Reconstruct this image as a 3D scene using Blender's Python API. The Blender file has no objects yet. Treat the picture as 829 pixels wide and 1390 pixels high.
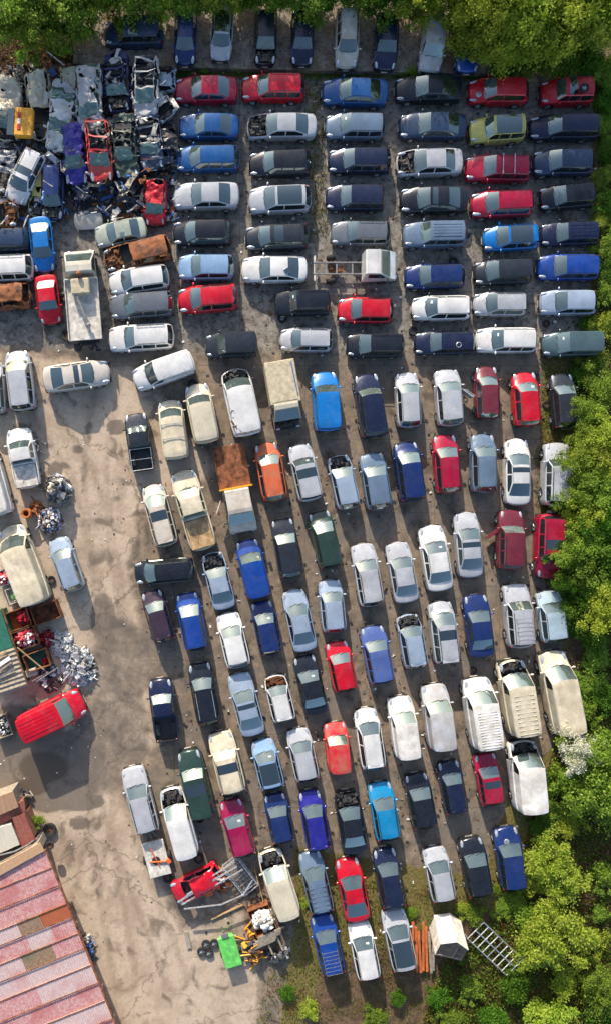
import bpy, bmesh, math, random
import numpy as np
from mathutils import Vector, noise as mnoise
R = math.radians
sc = bpy.context.scene
C = sc.collection

# ------------------------------------------------------------------ camera, sky, sun, exposure
S, H = 19.2, 50.0                  # photo pixels per metre on the ground, camera height
NX, NY = 280.0, 690.0              # photo pixel straight below the camera
def P(px, py, z=0.0):
    gx, gy = (px - 414.5) / S, (695.0 - py) / S
    nx, ny = (NX - 414.5) / S, (695.0 - NY) / S
    k = (H - z) / H
    return (nx + (gx - nx) * k, ny + (gy - ny) * k)
cam = bpy.data.cameras.new('camera'); camo = bpy.data.objects.new('camera', cam); C.objects.link(camo)
camo.location = ((NX - 414.5) / S, (695.0 - NY) / S, H)
cam.sensor_fit = 'VERTICAL'; cam.sensor_height = 36.0; cam.lens = 36.0 * H * S / 1390.0
cam.shift_x = (414.5 - NX) / 1390.0; cam.shift_y = (NY - 695.0) / 1390.0
cam.clip_end = 2000
sc.camera = camo
SUN_EL, SUN_AZ = 22.5, 16.0        # sun low, beyond the top of the yard, a little to the west
w = bpy.data.worlds.new("World"); sc.world = w; w.use_nodes = True
nt = w.node_tree; bg = nt.nodes['Background']
sky = nt.nodes.new('ShaderNodeTexSky'); sky.sky_type = 'NISHITA'; sky.sun_disc = False
sky.sun_elevation = R(SUN_EL); sky.sun_rotation = R(-SUN_AZ); sky.dust_density = 2.0; sky.ozone_density = 1.0
nt.links.new(sky.outputs[0], bg.inputs[0]); bg.inputs[1].default_value = 0.15
sun = bpy.data.lights.new('sun', 'SUN'); sun.energy = 4.8; sun.angle = R(0.6); sun.color = (1.0, 0.88, 0.72)
suno = bpy.data.objects.new('sun', sun); C.objects.link(suno)
sd = Vector((math.sin(R(SUN_AZ)), -math.cos(R(SUN_AZ)), -math.tan(R(SUN_EL))))
suno.rotation_euler = sd.to_track_quat('-Z', 'Y').to_euler()
sc.view_settings.view_transform = 'Standard'; sc.view_settings.look = 'None'
sc.view_settings.exposure = 0.60; sc.view_settings.gamma = 1.0

# ------------------------------------------------------------------ materials
def lin(h):
    h = h.lstrip('#'); v = [int(h[i:i+2], 16) / 255 for i in (0, 2, 4)]
    return tuple(c / 12.92 if c <= .04045 else ((c + .055) / 1.055) ** 2.4 for c in v)
def nmat(name):
    m = bpy.data.materials.new(name); m.use_nodes = True
    return m, m.node_tree, m.node_tree.nodes['Principled BSDF']
def N(t, ty, **kw):
    n = t.nodes.new(ty)
    for k, v in kw.items(): setattr(n, k, v)
    return n
def mixc(t, fac, a, b):
    n = N(t, 'ShaderNodeMix', data_type='RGBA')
    for sock, val in ((n.inputs[0], fac), (n.inputs[6], a), (n.inputs[7], b)):
        if hasattr(val, 'is_output'): t.links.new(val, sock)
        elif isinstance(val, (int, float)): sock.default_value = val
        else: sock.default_value = (*val[:3], 1)
    return n.outputs[2]
def ramp(t, src, lo, hi, a=0.0, b=1.0):
    n = N(t, 'ShaderNodeMapRange'); n.inputs[1].default_value = lo; n.inputs[2].default_value = hi
    n.inputs[3].default_value = a; n.inputs[4].default_value = b; t.links.new(src, n.inputs[0]); return n.outputs[0]
def coords(t, rnd=True):
    tc = N(t, 'ShaderNodeTexCoord')
    if not rnd: return tc.outputs['Object']
    oi = N(t, 'ShaderNodeObjectInfo'); ad = N(t, 'ShaderNodeVectorMath', operation='ADD')
    sc_ = N(t, 'ShaderNodeMath', operation='MULTIPLY'); sc_.inputs[1].default_value = 57.0
    t.links.new(oi.outputs['Random'], sc_.inputs[0])
    t.links.new(tc.outputs['Object'], ad.inputs[0]); t.links.new(sc_.outputs[0], ad.inputs[1])
    return ad.outputs[0]
def noise(t, co, s, d=4, r=.55):
    n = N(t, 'ShaderNodeTexNoise'); n.inputs['Scale'].default_value = s; n.inputs['Detail'].default_value = d
    n.inputs['Roughness'].default_value = r; t.links.new(co, n.inputs['Vector']); return n.outputs['Fac']
def bump(t, b, src, st, d=.02):
    n = N(t, 'ShaderNodeBump'); n.inputs['Strength'].default_value = st; n.inputs['Distance'].default_value = d
    t.links.new(src, n.inputs['Height']); t.links.new(n.outputs[0], b.inputs['Normal'])
M = {}
def paint(name, dirt, dcol, metal=.15, rough=.32, lo=.45, hi=.75, coat=.6):
    m, t, b = nmat(name); co = coords(t); oi = N(t, 'ShaderNodeObjectInfo')
    f = ramp(t, noise(t, co, 1.7, 6, .65), lo, hi, 0.04, dirt)
    f2 = ramp(t, noise(t, co, 9, 3, .6), .56, .74, 0, dirt * .6)
    mx = N(t, 'ShaderNodeMath', operation='MAXIMUM'); t.links.new(f, mx.inputs[0]); t.links.new(f2, mx.inputs[1])
    hs = N(t, 'ShaderNodeHueSaturation'); t.links.new(oi.outputs['Color'], hs.inputs['Color'])
    t.links.new(ramp(t, noise(t, co, .8, 5, .7), .3, .7, .78, 1.18), hs.inputs['Value']); t.links.new(ramp(t, noise(t, co, 1.1, 4, .7), .35, .7, 1.05, .95), hs.inputs['Saturation'])
    t.links.new(mixc(t, mx.outputs[0], hs.outputs[0], dcol), b.inputs['Base Color'])
    t.links.new(ramp(t, mx.outputs[0], 0, .7, rough, .85), b.inputs['Roughness'])
    sp = mixc(t, ramp(t, noise(t, co, 24, 2, .5), .70, .74, 0, .55), hs.outputs[0], (.30, .29, .26)); t.links.new(sp, [n_ for n_ in t.nodes if n_.type == 'MIX'][0].inputs[6])
    b.inputs['Metallic'].default_value = metal; b.inputs['Coat Weight'].default_value = coat; b.inputs['Coat Roughness'].default_value = .12
    M[name] = m
paint('paint', .13, (.085, .09, .10), rough=.22, coat=.25)
paint('paint_dirty', .55, (.26, .20, .12), 0, .5, .38, .68, .1)
paint('paint_wreck', .42, (.14, .12, .10), .1, .45, .48, .74, .1)
paint('paint_rust', .9, (.07, .04, .028), 0, .75, .44, .62, 0)
def flat(name, col, rough=.6, metal=0.0, var=.25, s=6, bst=0.0, spec=.5):
    m, t, b = nmat(name); co = coords(t)
    n = noise(t, co, s, 5, .6)
    t.links.new(mixc(t, ramp(t, n, .3, .7), tuple(c * (1 - var) for c in col), tuple(min(1, c * (1 + var)) for c in col)), b.inputs['Base Color'])
    b.inputs['Roughness'].default_value = rough; b.inputs['Metallic'].default_value = metal
    b.inputs['Specular IOR Level'].default_value = spec
    if bst: bump(t, b, n, bst)
    M[name] = m
flat('tyre', (.022, .022, .023), .85, 0, .4, 12)
flat('rim', (.45, .46, .48), .35, .8, .3)
flat('rusty_rim', (.16, .08, .045), .8, .2, .5)
flat('black_plastic', (.025, .026, .028), .55)
flat('interior', (.045, .045, .048), .9)
flat('beige_interior', (.16, .14, .11), .9)
flat('engine', (.085, .08, .075), .6, .5, .95, 14, .6)
flat('engine_rusty', (.16, .065, .025), .8, .2, .9, 12, .6)
flat('aluminium', (.55, .56, .58), .4, .75, .4, 9)
flat('alu_castings', (.52, .53, .55), .55, .35, .45, 12)
flat('headlight', (.46, .50, .55), .12, .4, .5, 9)
flat('tail_red', (.26, .010, .014), .2, 0, .3)
flat('tail_pink', (.55, .10, .13), .25, 0, .5, 20)
flat('tail_dark', (.17, .01, .02), .25, 0, .4, 20)
flat('wood', (.36, .24, .13), .8, 0, .4, 5)
flat('wood_old', (.27, .23, .18), .85, 0, .4, 5)
flat('rust', (.19, .072, .03), .85, .1, .85, 2.5, .3)
flat('rust_orange', (.42, .13, .03), .8, 0, .45, 5)
flat('sandy', (.40, .26, .13), .85, 0, .5, 3)
flat('shed_brown', (.14, .10, .075), .9, 0, .5, 4)
flat('steel', (.27, .27, .27), .5, .6, .4)
flat('white_dirty', (.54, .51, .46), .7, 0, .42, 3)
flat('cream_dirty', (.46, .40, .28), .75, 0, .3, 3)
flat('grey_scrap', (.12, .12, .125), .7, .2, .7, 5)
flat('dark_scrap', (.035, .035, .04), .6, .2, .6, 5)
flat('blue_scrap', (.05, .14, .4), .5, 0, .4, 5)
flat('orange_paint', (.62, .13, .03), .6, 0, .3)
flat('amber', (.7, .32, .02), .5, 0, .35)
flat('green_paint', (.02, .13, .09), .6, 0, .3, 3)
flat('lime', (.12, .50, .10), .55, 0, .35, 3)
flat('red_loose', (.5, .02, .03), .4, 0, .3)
flat('number_plate', (.62, .52, .12), .5, 0, .1)
flat('concrete', (.30, .27, .225), .9, 0, .22, 2, .2)
flat('brick', (.23, .10, .06), .9, 0, .3, 5)
flat('bark', (.10, .075, .05), .9, 0, .3, 6)
flat('twig', (.17, .12, .08), .9, 0, .5, 3)
flat('plank_orange', (.45, .12, .03), .8, 0, .35, 3)
flat('paper', (.75, .76, .74), .7, 0, .1)
def glass(name, tint, dust, dcol=(.30, .33, .31)):
    m, t, b = nmat(name); out = t.nodes['Material Output']
    co = coords(t)
    tr = N(t, 'ShaderNodeBsdfTransparent'); tr.inputs[0].default_value = (*tint, 1)
    b.inputs['Base Color'].default_value = (.02, .03, .03, 1); b.inputs['Roughness'].default_value = .04
    mx = N(t, 'ShaderNodeMixShader'); mx.inputs[0].default_value = .50
    t.links.new(tr.outputs[0], mx.inputs[1]); t.links.new(b.outputs[0], mx.inputs[2])
    gl = N(t, 'ShaderNodeBsdfGlossy'); gl.inputs['Roughness'].default_value = .05; gl.inputs[0].default_value = (.8, .95, .95, 1)
    m1 = N(t, 'ShaderNodeMixShader'); m1.inputs[0].default_value = .24
    t.links.new(mx.outputs[0], m1.inputs[1]); t.links.new(gl.outputs[0], m1.inputs[2])
    df = N(t, 'ShaderNodeBsdfDiffuse'); df.inputs[0].default_value = (*dcol, 1)
    m2 = N(t, 'ShaderNodeMixShader'); t.links.new(ramp(t, noise(t, co, 1.1, 3, .5), .35, .7, dust * .5, dust), m2.inputs[0])
    t.links.new(m1.outputs[0], m2.inputs[1]); t.links.new(df.outputs[0], m2.inputs[2])
    t.links.new(m2.outputs[0], out.inputs[0]); M[name] = m
glass('glass', (.30, .42, .44), .20, (.24, .33, .33))
glass('dark_glass', (.05, .08, .08), .07, (.10, .12, .13))
glass('pale_glass', (.32, .42, .42), .40, (.28, .36, .33))
glass('green_glass', (.2, .35, .3), .7, (.16, .27, .22))

def foliage(name, a, b_, c):
    m, t, b = nmat(name); out = t.nodes['Material Output']
    geo = N(t, 'ShaderNodeNewGeometry')
    col = mixc(t, geo.outputs['Random Per Island'], a, b_)
    n = noise(t, coords(t, False), .9, 3)
    col = mixc(t, ramp(t, n, .45, .7), col, c)
    oi = N(t, 'ShaderNodeObjectInfo')
    hs = N(t, 'ShaderNodeHueSaturation'); t.links.new(col, hs.inputs['Color'])
    t.links.new(ramp(t, oi.outputs['Random'], 0, 1, .8, 1.15), hs.inputs['Value'])
    t.links.new(ramp(t, oi.outputs['Random'], 0, 1, .485, .505), hs.inputs['Hue'])
    t.links.new(hs.outputs[0], b.inputs['Base Color']); b.inputs['Roughness'].default_value = .6
    b.inputs['Specular IOR Level'].default_value = .25
    tl = N(t, 'ShaderNodeBsdfTranslucent'); t.links.new(hs.outputs[0], tl.inputs[0])
    mx = N(t, 'ShaderNodeMixShader'); mx.inputs[0].default_value = .45
    t.links.new(b.outputs[0], mx.inputs[1]); t.links.new(tl.outputs[0], mx.inputs[2]); t.links.new(mx.outputs[0], out.inputs[0])
    M[name] = m
foliage('leaf_fresh', (.16, .30, .03), (.28, .40, .05), (.14, .24, .03))
foliage('leaf_yellow', (.29, .40, .03), (.42, .50, .07), (.25, .35, .03))
foliage('leaf_pale', (.30, .42, .035), (.44, .52, .09), (.22, .36, .02))
foliage('leaf_dark', (.07, .19, .012), (.12, .26, .02), (.05, .14, .01))
foliage('weeds', (.09, .15, .015), (.20, .20, .03), (.20, .10, .04))
foliage('blossom', (.6, .62, .5), (.8, .8, .7), (.5, .55, .35))
foliage('dead_leaf', (.16, .09, .045), (.26, .16, .09), (.10, .055, .03))

# ------------------------------------------------------------------ mesh helpers
def new_obj(name, me, parent=None, mat=None, col=None):
    o = bpy.data.objects.new(name, me); C.objects.link(o)
    if parent is not None: o.parent = parent
    if mat is not None and me is not None and not me.materials: me.materials.append(M[mat])
    if col is not None: o.color = (*col, 1)
    return o
def tag(o, label=None, cat=None, group=None, kind=None):
    if label: o['label'] = label
    if cat: o['category'] = cat
    if group: o['group'] = group
    if kind: o['kind'] = kind
    return o
def empty(name, loc, rz=0.0, scale=(1, 1, 1)):
    o = bpy.data.objects.new(name, None); C.objects.link(o); o.empty_display_size = .3
    o.location = loc; o.rotation_euler = (0, 0, rz); o.scale = scale; return o
class MB:
    def __init__(s): s.v = []; s.f = []
    def add(s, vs, fs):
        k = len(s.v); s.v += [tuple(v) for v in vs]; s.f += [tuple(i + k for i in f) for f in fs]; return s
    def box(s, c, d, rz=0, tilt=None):
        hx, hy, hz = d[0] / 2, d[1] / 2, d[2] / 2; vs = []
        ca, sa = math.cos(rz), math.sin(rz)
        for z in (-hz, hz):
            for x, y in ((-hx, -hy), (hx, -hy), (hx, hy), (-hx, hy)):
                q = Vector((x, y, z))
                if tilt is not None: q = tilt @ q
                vs.append((c[0] + q.x * ca - q.y * sa, c[1] + q.x * sa + q.y * ca, c[2] + q.z))
        return s.add(vs, [(3, 2, 1, 0), (4, 5, 6, 7), (0, 1, 5, 4), (1, 2, 6, 5), (2, 3, 7, 6), (3, 0, 4, 7)])
    def tube(s, a, b, r, n=6, r2=None):
        a, b = Vector(a), Vector(b); d = b - a
        if d.length < 1e-6: return s
        r2 = r if r2 is None else r2
        u = d.orthogonal().normalized(); v = d.normalized().cross(u); vs = []
        for q, rr in ((a, r), (b, r2)):
            for i in range(n):
                an = 2 * math.pi * i / n; vs.append(q + u * math.cos(an) * rr + v * math.sin(an) * rr)
        fs = [(i, (i + 1) % n, n + (i + 1) % n, n + i) for i in range(n)] + [tuple(reversed(range(n))), tuple(range(n, 2 * n))]
        return s.add(vs, fs)
    def lathe(s, prof, axis='z', c=(0, 0, 0), n=20):
        vs = []; m = len(prof)
        for i in range(n):
            a = 2 * math.pi * i / n
            for r, h in prof:
                x, y, z = r * math.cos(a), r * math.sin(a), h
                if axis == 'y': x, y, z = x, h, y
                vs.append((c[0] + x, c[1] + y, c[2] + z))
        fs = []
        for i in range(n):
            for j in range(m - 1):
                fs.append((i * m + j, ((i + 1) % n) * m + j, ((i + 1) % n) * m + j + 1, i * m + j + 1))
        return s.add(vs, fs)
    def ell(s, c, r, n=8, m=5):
        vs = [(c[0], c[1], c[2] - r[2])]
        for j in range(1, m):
            p = math.pi * j / m - math.pi / 2
            for i in range(n):
                a = 2 * math.pi * i / n
                vs.append((c[0] + r[0] * math.cos(p) * math.cos(a), c[1] + r[1] * math.cos(p) * math.sin(a), c[2] + r[2] * math.sin(p)))
        vs.append((c[0], c[1], c[2] + r[2])); fs = []
        for i in range(n): fs.append((0, 1 + (i + 1) % n, 1 + i))
        for j in range(m - 2):
            for i in range(n):
                a = 1 + j * n + i; b = 1 + j * n + (i + 1) % n; fs.append((a, b, b + n, a + n))
        k = 1 + (m - 2) * n
        for i in range(n): fs.append((k + i, k + (i + 1) % n, len(vs) - 1))
        return s.add(vs, fs)
    def mesh(s, name, post=None, smooth=True, ang=35, bevel=0):
        me = bpy.data.meshes.new(name); v = [post(Vector(q)) for q in s.v] if post else s.v
        me.from_pydata([tuple(q) for q in v], [], s.f)
        bm = bmesh.new(); bm.from_mesh(me)
        if bevel: bmesh.ops.bevel(bm, geom=[e for e in bm.edges], offset=bevel, segments=1, affect='EDGES', profile=.5)
        bmesh.ops.recalc_face_normals(bm, faces=bm.faces)
        if smooth:
            for f in bm.faces: f.smooth = True
            for e in bm.edges:
                if len(e.link_faces) == 2 and e.calc_face_angle(0) > R(ang): e.smooth = False
        bm.to_mesh(me); bm.free(); return me

# ------------------------------------------------------------------ vehicles
# L, W, H, height at nose, cowl, deck; cowl, roof front, roof end, rear glass base (fractions); side glass start, end; pillars
T = {
 'saloon': dict(L=4.5, W=1.78, H=1.43, z=(.66, .93, .98), k=(.245, .41, .70, .865), sw=(.30, .80), pil=(.545,), wh=(.185, .80), n='saloon'),
 'coupe':  dict(L=4.4, W=1.78, H=1.34, z=(.62, .90, .98), k=(.265, .44, .68, .90), sw=(.34, .78), pil=(.62,), wh=(.19, .80), n='coupe'),
 'hatch':  dict(L=4.0, W=1.72, H=1.46, z=(.68, .95, .98), k=(.215, .39, .905, .982), sw=(.27, .90), pil=(.55,), wh=(.185, .81), n='hatchback'),
 'estate': dict(L=4.6, W=1.78, H=1.48, z=(.66, .94, .98), k=(.235, .395, .925, .982), sw=(.29, .93), pil=(.52, .72), wh=(.18, .79), n='estate car'),
 'suv':    dict(L=4.5, W=1.82, H=1.78, z=(.86, 1.12, 1.15), k=(.25, .36, .93, .965), sw=(.29, .93), pil=(.48, .68), wh=(.17, .79), n='off-roader', Rw=.36),
 'mpv':    dict(L=4.3, W=1.78, H=1.64, z=(.72, 1.02, 1.02), k=(.175, .36, .93, .984), sw=(.24, .93), pil=(.48, .69), wh=(.175, .80), n='people carrier'),
 'minivan':dict(L=4.3, W=1.74, H=1.82, z=(.74, 1.05, 1.05), k=(.215, .36, .965, .985), sw=(.26, .44), pil=(), wh=(.175, .80), n='small van', panel=1),
 'van':    dict(L=4.9, W=1.94, H=2.05, z=(.82, 1.18, 1.15), k=(.165, .31, .965, .985), sw=(.22, .38), pil=(), wh=(.17, .80), n='panel van', panel=1, Rw=.34),
 'bigvan': dict(L=5.7, W=2.05, H=2.55, z=(.85, 1.22, 1.2), k=(.14, .28, .975, .99), sw=(.18, .32), pil=(), wh=(.15, .78), n='high-roofed van', panel=1, Rw=.36),
 'pickup': dict(L=4.9, W=1.80, H=1.70, z=(.84, 1.10, 1.0), k=(.22, .34, .54, .58), sw=(.27, .53), pil=(.42,), wh=(.17, .78), n='pickup', Rw=.36),
}
def deformer(seed, amp, crush, bend):
    off = Vector((seed * 7.31, seed * 3.17, seed * 1.93))
    rz = random.Random(seed); bx = rz.uniform(-1, 1) * bend; sl = rz.uniform(-.2, .2) * crush
    def f(v):
        n1 = mnoise.noise_vector(v * .7 + off); n2 = mnoise.noise_vector(v * 2.3 + off); n3 = mnoise.noise_vector(v * 5.0 + off)
        z = v.z
        hi = max(0, z - .5)
        zz = z - hi * crush * (.55 + .45 * n1.x) + sl * v.x
        d = n1 * .5 + n2 * .6 + n3 * .26
        fac = amp * (.35 + min(1.0, z))
        return Vector((v.x + d.x * fac, v.y * (1 - .12 * crush) + d.y * fac + bx * v.x * v.x * .06, max(.02, zz + d.z * fac * .9)))
    return f
CACHE = {}
def interp(pts, t):
    for (a, va), (b, vb) in zip(pts, pts[1:]):
        if t <= b:
            u = (t - a) / (b - a) if b > a else 0; return va + (vb - va) * u
    return pts[-1][1]
def car_meshes(ty, key):
    """key: frozenset of option words; returns list of (part name, mesh, material, coloured?, sub-parts)"""
    ck = (ty, key)
    if ck in CACHE: return CACHE[ck]
    o = dict(key); q = T[ty]; L, W, HH = q['L'], q['W'], q['H']; z0, z1, z2 = q['z']; kc, kt, kr, kb = q['k']; sh_ = (0, .018, -.014)[o.get('v', 0)]; kc += sh_; kt += sh_ * .8; kr -= (0, .012, .022)[o.get('v', 0)] * (0 if q.get('panel') else 1)
    Rw = q.get('Rw', .31); Ra = Rw + .055; zw = Rw
    post = None
    if o.get('wreck'): post = deformer(o['wreck'], o.get('amp', .16), o.get('crush', .35), o.get('bend', .5))
    pm = o.get('pm', 'paint')
    panel = q.get('panel')
    st = {0, .006, .02, .045, .08, kc, kt, kr, kb, (kc + kt) / 2, kc + .3 * (kt - kc), .955, .98, .993, 1.0, (kt + kr) / 2}
    st |= {kc + (kt - kc) * .75, kt + (kr - kt) * .25, kt + (kr - kt) * .75, (kr + kb) / 2, kt + .012, kr - .012}
    for p in q['pil']: st |= {p - .009, p + .009}
    st |= set(q['sw'])
    for wc in q['wh']:
        for d in (-1.02, -.9, -.6, 0, .6, .9, 1.02): st.add(wc + d * Ra / L)
    if o.get('sunroof'): st |= {kt + (kr - kt) * .14, kt + (kr - kt) * .42}
    if o.get('pano'): st |= {kt + (kr - kt) * .08, kr - (kr - kt) * .12}
    if ty == 'pickup': st |= {.61, .975}
    stn = []
    for t in sorted(st):
        if not stn or t - stn[-1] > .0055: stn.append(t)
    stn[-1] = 1.0
    wpts = [(0, .80), (.006, .85), (.02, .905), (.06, .955), (.17, 1), (.80, 1), (.93, .965), (.98, .91), (1, .84)]
    vv = o.get('v', 0); nb, wb, tmx = ((.30, .17, 0), (.22, .12, -.02), (.40, .22, .03))[vv]
    zpts = [(0, z0 - .17), (.006, z0 - .07), (.02, z0 - .01), (.05, z0 + .05), (.13, z0 + .6 * (z1 - z0)), (kc, z1), (kr, (z1 + z2) / 2 + .03)]
    zpts += [(max(kb, kr + .01), z2), (.975, z2 - .01) if kb < .97 else (max(kb, kr + .02) + .002, z2), (.99, z2 - .10 if not panel else z2 - .01), (1, z2 - .22 if not panel else z2 - .06)]
    zpts = sorted(zpts, key=lambda a: a[0])
    gpts = [(0, 0), (kc, 0), (kt, .97), (kt + .05, 1), (kr - .04, .995), (kr, .96), (kb, 0), (1, 0)]
    tum = .20 + tmx if not panel else .10
    if ty == 'suv': tum = .15
    rows = []
    for t in stn:
        w_ = W / 2 * interp(wpts, t); zb = interp(zpts, t); g = interp(gpts, t)
        az = 0
        for wc in q['wh']:
            dx = (t - wc) * L
            if abs(dx) < Ra: az = max(az, zw + math.sqrt(Ra * Ra - dx * dx) * .98)
        zs = max(.22, az); a1 = max(.42, zs + .02); a2 = max(.60, a1 + .03)
        sh = max(zb - .045, min(a2 + .01, zb - .015))
        a2 = min(a2, sh - .01) if a2 > sh else a2
        a1 = min(a1, a2 - .005)
        gb = w_ - .085; gt = W / 2 - tum - .03
        gt = min(gt, gb - .02)
        pts = [(w_ - .05, zs), (w_ - .005, a1), (w_, a2), (w_ - .02, sh), (gb, zb)]
        base = [(gb * .975, zb + .010), (gb * .89, zb + .03), (gb * .46, zb + .055), (0, zb + .065)]
        top = [(gt, HH - .13), (gt - .055, HH - .055), (gt * .5, HH - .012), (0, HH)]
        for (by, bz), (ty_, tz) in zip(base, top): pts.append((by + (ty_ - by) * g, bz + (tz - bz) * g))
        row = []
        for y, z in pts:
            u = abs(y) / (W / 2)
            x = (0.5 - t) * L
            if t < .5: x -= (nb * max(0, 1 - t / .24) ** 1.2 + wb * min(1, max(0, 1 - (t - .28) / .22)) * (1 if t > .08 else t / .08)) * u ** 2.3
            else: x += (.16 * max(0, 1 - (1 - t) / .2)) * u ** 2.6 + (.03 if not panel else 0) * max(0, (t - .6) / .4) * u * u
            row.append((x, y, z))
        rows.append(row)
    nr = len(rows); full = []
    for row in rows: full.append([(x, y, z) for x, y, z in row] + [(x, -y, z) for x, y, z in reversed(row[:-1])])
    nj = 17
    cls = {}
    def put(c, vs):
        cls.setdefault(c, MB()).add(vs, [tuple(range(len(vs)))])
    sr = (kt + (kr - kt) * .14, kt + (kr - kt) * .42) if o.get('sunroof') else ((kt + (kr - kt) * .08, kr - (kr - kt) * .12) if o.get('pano') else (9, 9))
    for i in range(nr - 1):
        tm = (stn[i] + stn[i + 1]) / 2
        for j in range(nj - 1):
            c = min(j, 15 - j); k = 'body'
            vs = [full[i][j], full[i][j + 1], full[i + 1][j + 1], full[i + 1][j]]
            if c >= 5 and .03 < tm < kc: k = 'bonnet'
            elif c >= 6 and kc < tm < kt: k = 'windscreen'
            elif c >= 6 and kr < tm < kb and not panel: k = 'rear_window'
            elif c >= 6 and sr[0] - .001 < tm < sr[1] + .001: k = 'sunroof'
            elif c == 4 and q['sw'][0] < tm < q['sw'][1] and not any(abs(tm - p) < .01 for p in q['pil']): k = 'sideL' if j < 8 else 'sideR'
            if ty == 'pickup' and c >= 5 and .605 < tm < .975: k = None
            if o.get('noroof') and ((c >= 6 and kt + .02 < tm < kr + .0) or k == 'rear_window' or k in ('sideL', 'sideR')): k = None
            if o.get('shell') and k in ('windscreen', 'rear_window', 'sideL', 'sideR', 'sunroof'): k = None
            if o.get('noglassR') and k == 'rear_window': k = None
            if k: put(k, vs)
    if 'body' in cls:
        cls['body'].add(full[0], [tuple(range(nj))]); cls['body'].add(full[-1], [tuple(reversed(range(nj)))])
    parts = []
    def weld(mb, name, ang=32, sub=0, shrink=0, lift=0, solid=0):
        me = bpy.data.meshes.new(name); me.from_pydata([tuple(v) for v in mb.v], [], mb.f)
        bm = bmesh.new(); bm.from_mesh(me); bmesh.ops.remove_doubles(bm, verts=bm.verts, dist=.0008)
        if sub: bmesh.ops.subdivide_edges(bm, edges=bm.edges, cuts=sub, use_grid_fill=True)
        if shrink:
            cx = sum((v.co for v in bm.verts), Vector()) / len(bm.verts)
            for v in bm.verts: v.co.x = cx.x + (v.co.x - cx.x) * (1 - shrink); v.co.y *= (1 - shrink); v.co.z += lift
        bmesh.ops.recalc_face_normals(bm, faces=bm.faces)
        if post:
            for v in bm.verts: v.co = post(v.co)
        if post and name == 'body' and o.get('amp', .16) > .09:
            rt = random.Random(o['wreck'] * 3 + 1); off = Vector((o['wreck'] * 1.7, 0, 0))
            kill = [f for f in bm.faces if (mnoise.noise(f.calc_center_median() * 1.5 + off) > .44 and f.calc_center_median().z > .45) or rt.random() < .012]
            bmesh.ops.delete(bm, geom=kill, context='FACES')
        for f in bm.faces: f.smooth = True
        for e in bm.edges:
            if len(e.link_faces) == 2 and e.calc_face_angle(0) > R(14 if post else ang): e.smooth = False
        bm.to_mesh(me); bm.free(); return me
    sub = 2 if post else 0
    # body with roof ribs, trims
    if o.get('ribs'):
        n = int(o['ribs'])
        for i in range(n):
            y = (i - (n - 1) / 2) * (W - .75) / n
            xa, xb = (.5 - kt - .05) * L, (.5 - kr + .05) * L
            cls['body'].box(((xa + xb) / 2, y, HH - .004 - .02 * (abs(y) / (W * .4)) ** 2), (xa - xb, .035, .025))
    if o.get('cross'):
        n = int(o['cross'])
        for i in range(n):
            x = (.5 - (kt + .12 + (kr - kt - .16) * i / (n - 1))) * L
            cls['body'].box((x, 0, HH - .012), (.035, W * .62, .028))
    parts.append(('body', weld(cls['body'], 'body', sub=sub), pm, 1, []))
    nobon = o.get('nobon')
    if not nobon: parts.append(('bonnet', weld(cls['bonnet'], 'bonnet', sub=sub, shrink=.012, lift=.006), 'paint_rust' if o.get('rustbon') else pm, 2 if o.get('boncol') else 1, []))
    gm = o.get('gm', 'glass')
    for k, nm in (('windscreen', 'windscreen'), ('rear_window', 'rear_window'), ('sideL', 'side_window'), ('sideR', 'side_window'), ('sunroof', 'sunroof')):
        if k in cls:
            g_ = 'dark_glass' if k in ('sunroof', 'sideL', 'sideR') or (k == 'rear_window' and not post and gm != 'pale_glass') else gm
            parts.append((nm, weld(cls[k], nm, sub=sub), g_, 0, []))
    X = lambda t: (.5 - t) * L
    # underbody + engine
    mb = MB(); mb.box((0, 0, .33), (L * .90, W * .60, .22)); mb.box((0, 0, .40), ((q['wh'][1] - q['wh'][0]) * L - 2 * Ra - .05, W * .93, .26))
    mb.box((X(.02), 0, .38), (.14, W * .72, .16)); mb.box((X(.975), 0, .38), (.14, W * .72, .16))
    mb.box((X((q['wh'][1] + Ra / L + .99) / 2), 0, .42), ((.98 - q['wh'][1]) * L - Ra - .05, W * .9, .25))
    parts.append(('underbody', mb.mesh('underbody', post), 'black_plastic', 0, []))
    # interior
    if not o.get('shell'):
        mb = MB(); zf = .45 if ty not in ('van', 'bigvan') else .6
        mb.box((X((kc + kt) / 2 + .01), 0, z1 - .14), (.38, W * .80, .22))
        for sy in (-1, 1):
            mb.box((X(kt + .085), sy * W * .21, zf + .12), (.5, .48, .24)); mb.box((X(kt + .15), sy * W * .21, zf + .42), (.14, .46, .62))
            mb.box((X(kt + .15), sy * W * .21, min(HH - .28, zf + .80)), (.09, .24, .16))
        if not panel and ty != 'pickup':
            mb.box((X(kt + .30), 0, zf + .12), (.5, W * .66, .24)); mb.box((X(kt + .365), 0, zf + .38), (.14, W * .66, .52))
            if kb < .9: mb.box((X((kr + kb) / 2 + .01), 0, z2 - .05), (L * (kb - kr) * .8, W * .68, .04))
        mb.tube((X(kt - .02), W * .21, z1 + .02), (X(kt - .02) - .03, W * .21, z1 + .05), .17, 10)
        parts.append(('interior', mb.mesh('interior', post, bevel=.03), 'beige_interior' if o.get('beige') else 'interior', 0, []))
        if o.get('paper'):
            mb = MB(); mb.box((X((kc + kt) / 2 + .02), -.28, (z1 + HH) / 2 + .06), (.26, .22, .012), 0, None)
            me = mb.mesh('paper')
            parts.append(('windscreen_notice', me, 'paper', 0, []))
    else:
        mb = MB(); mb.box((X((kt + kr) / 2), 0, .46), (L * (kr - kt) * 1.1, W * .82, .05))
        rr = random.Random(str(ck))
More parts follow.
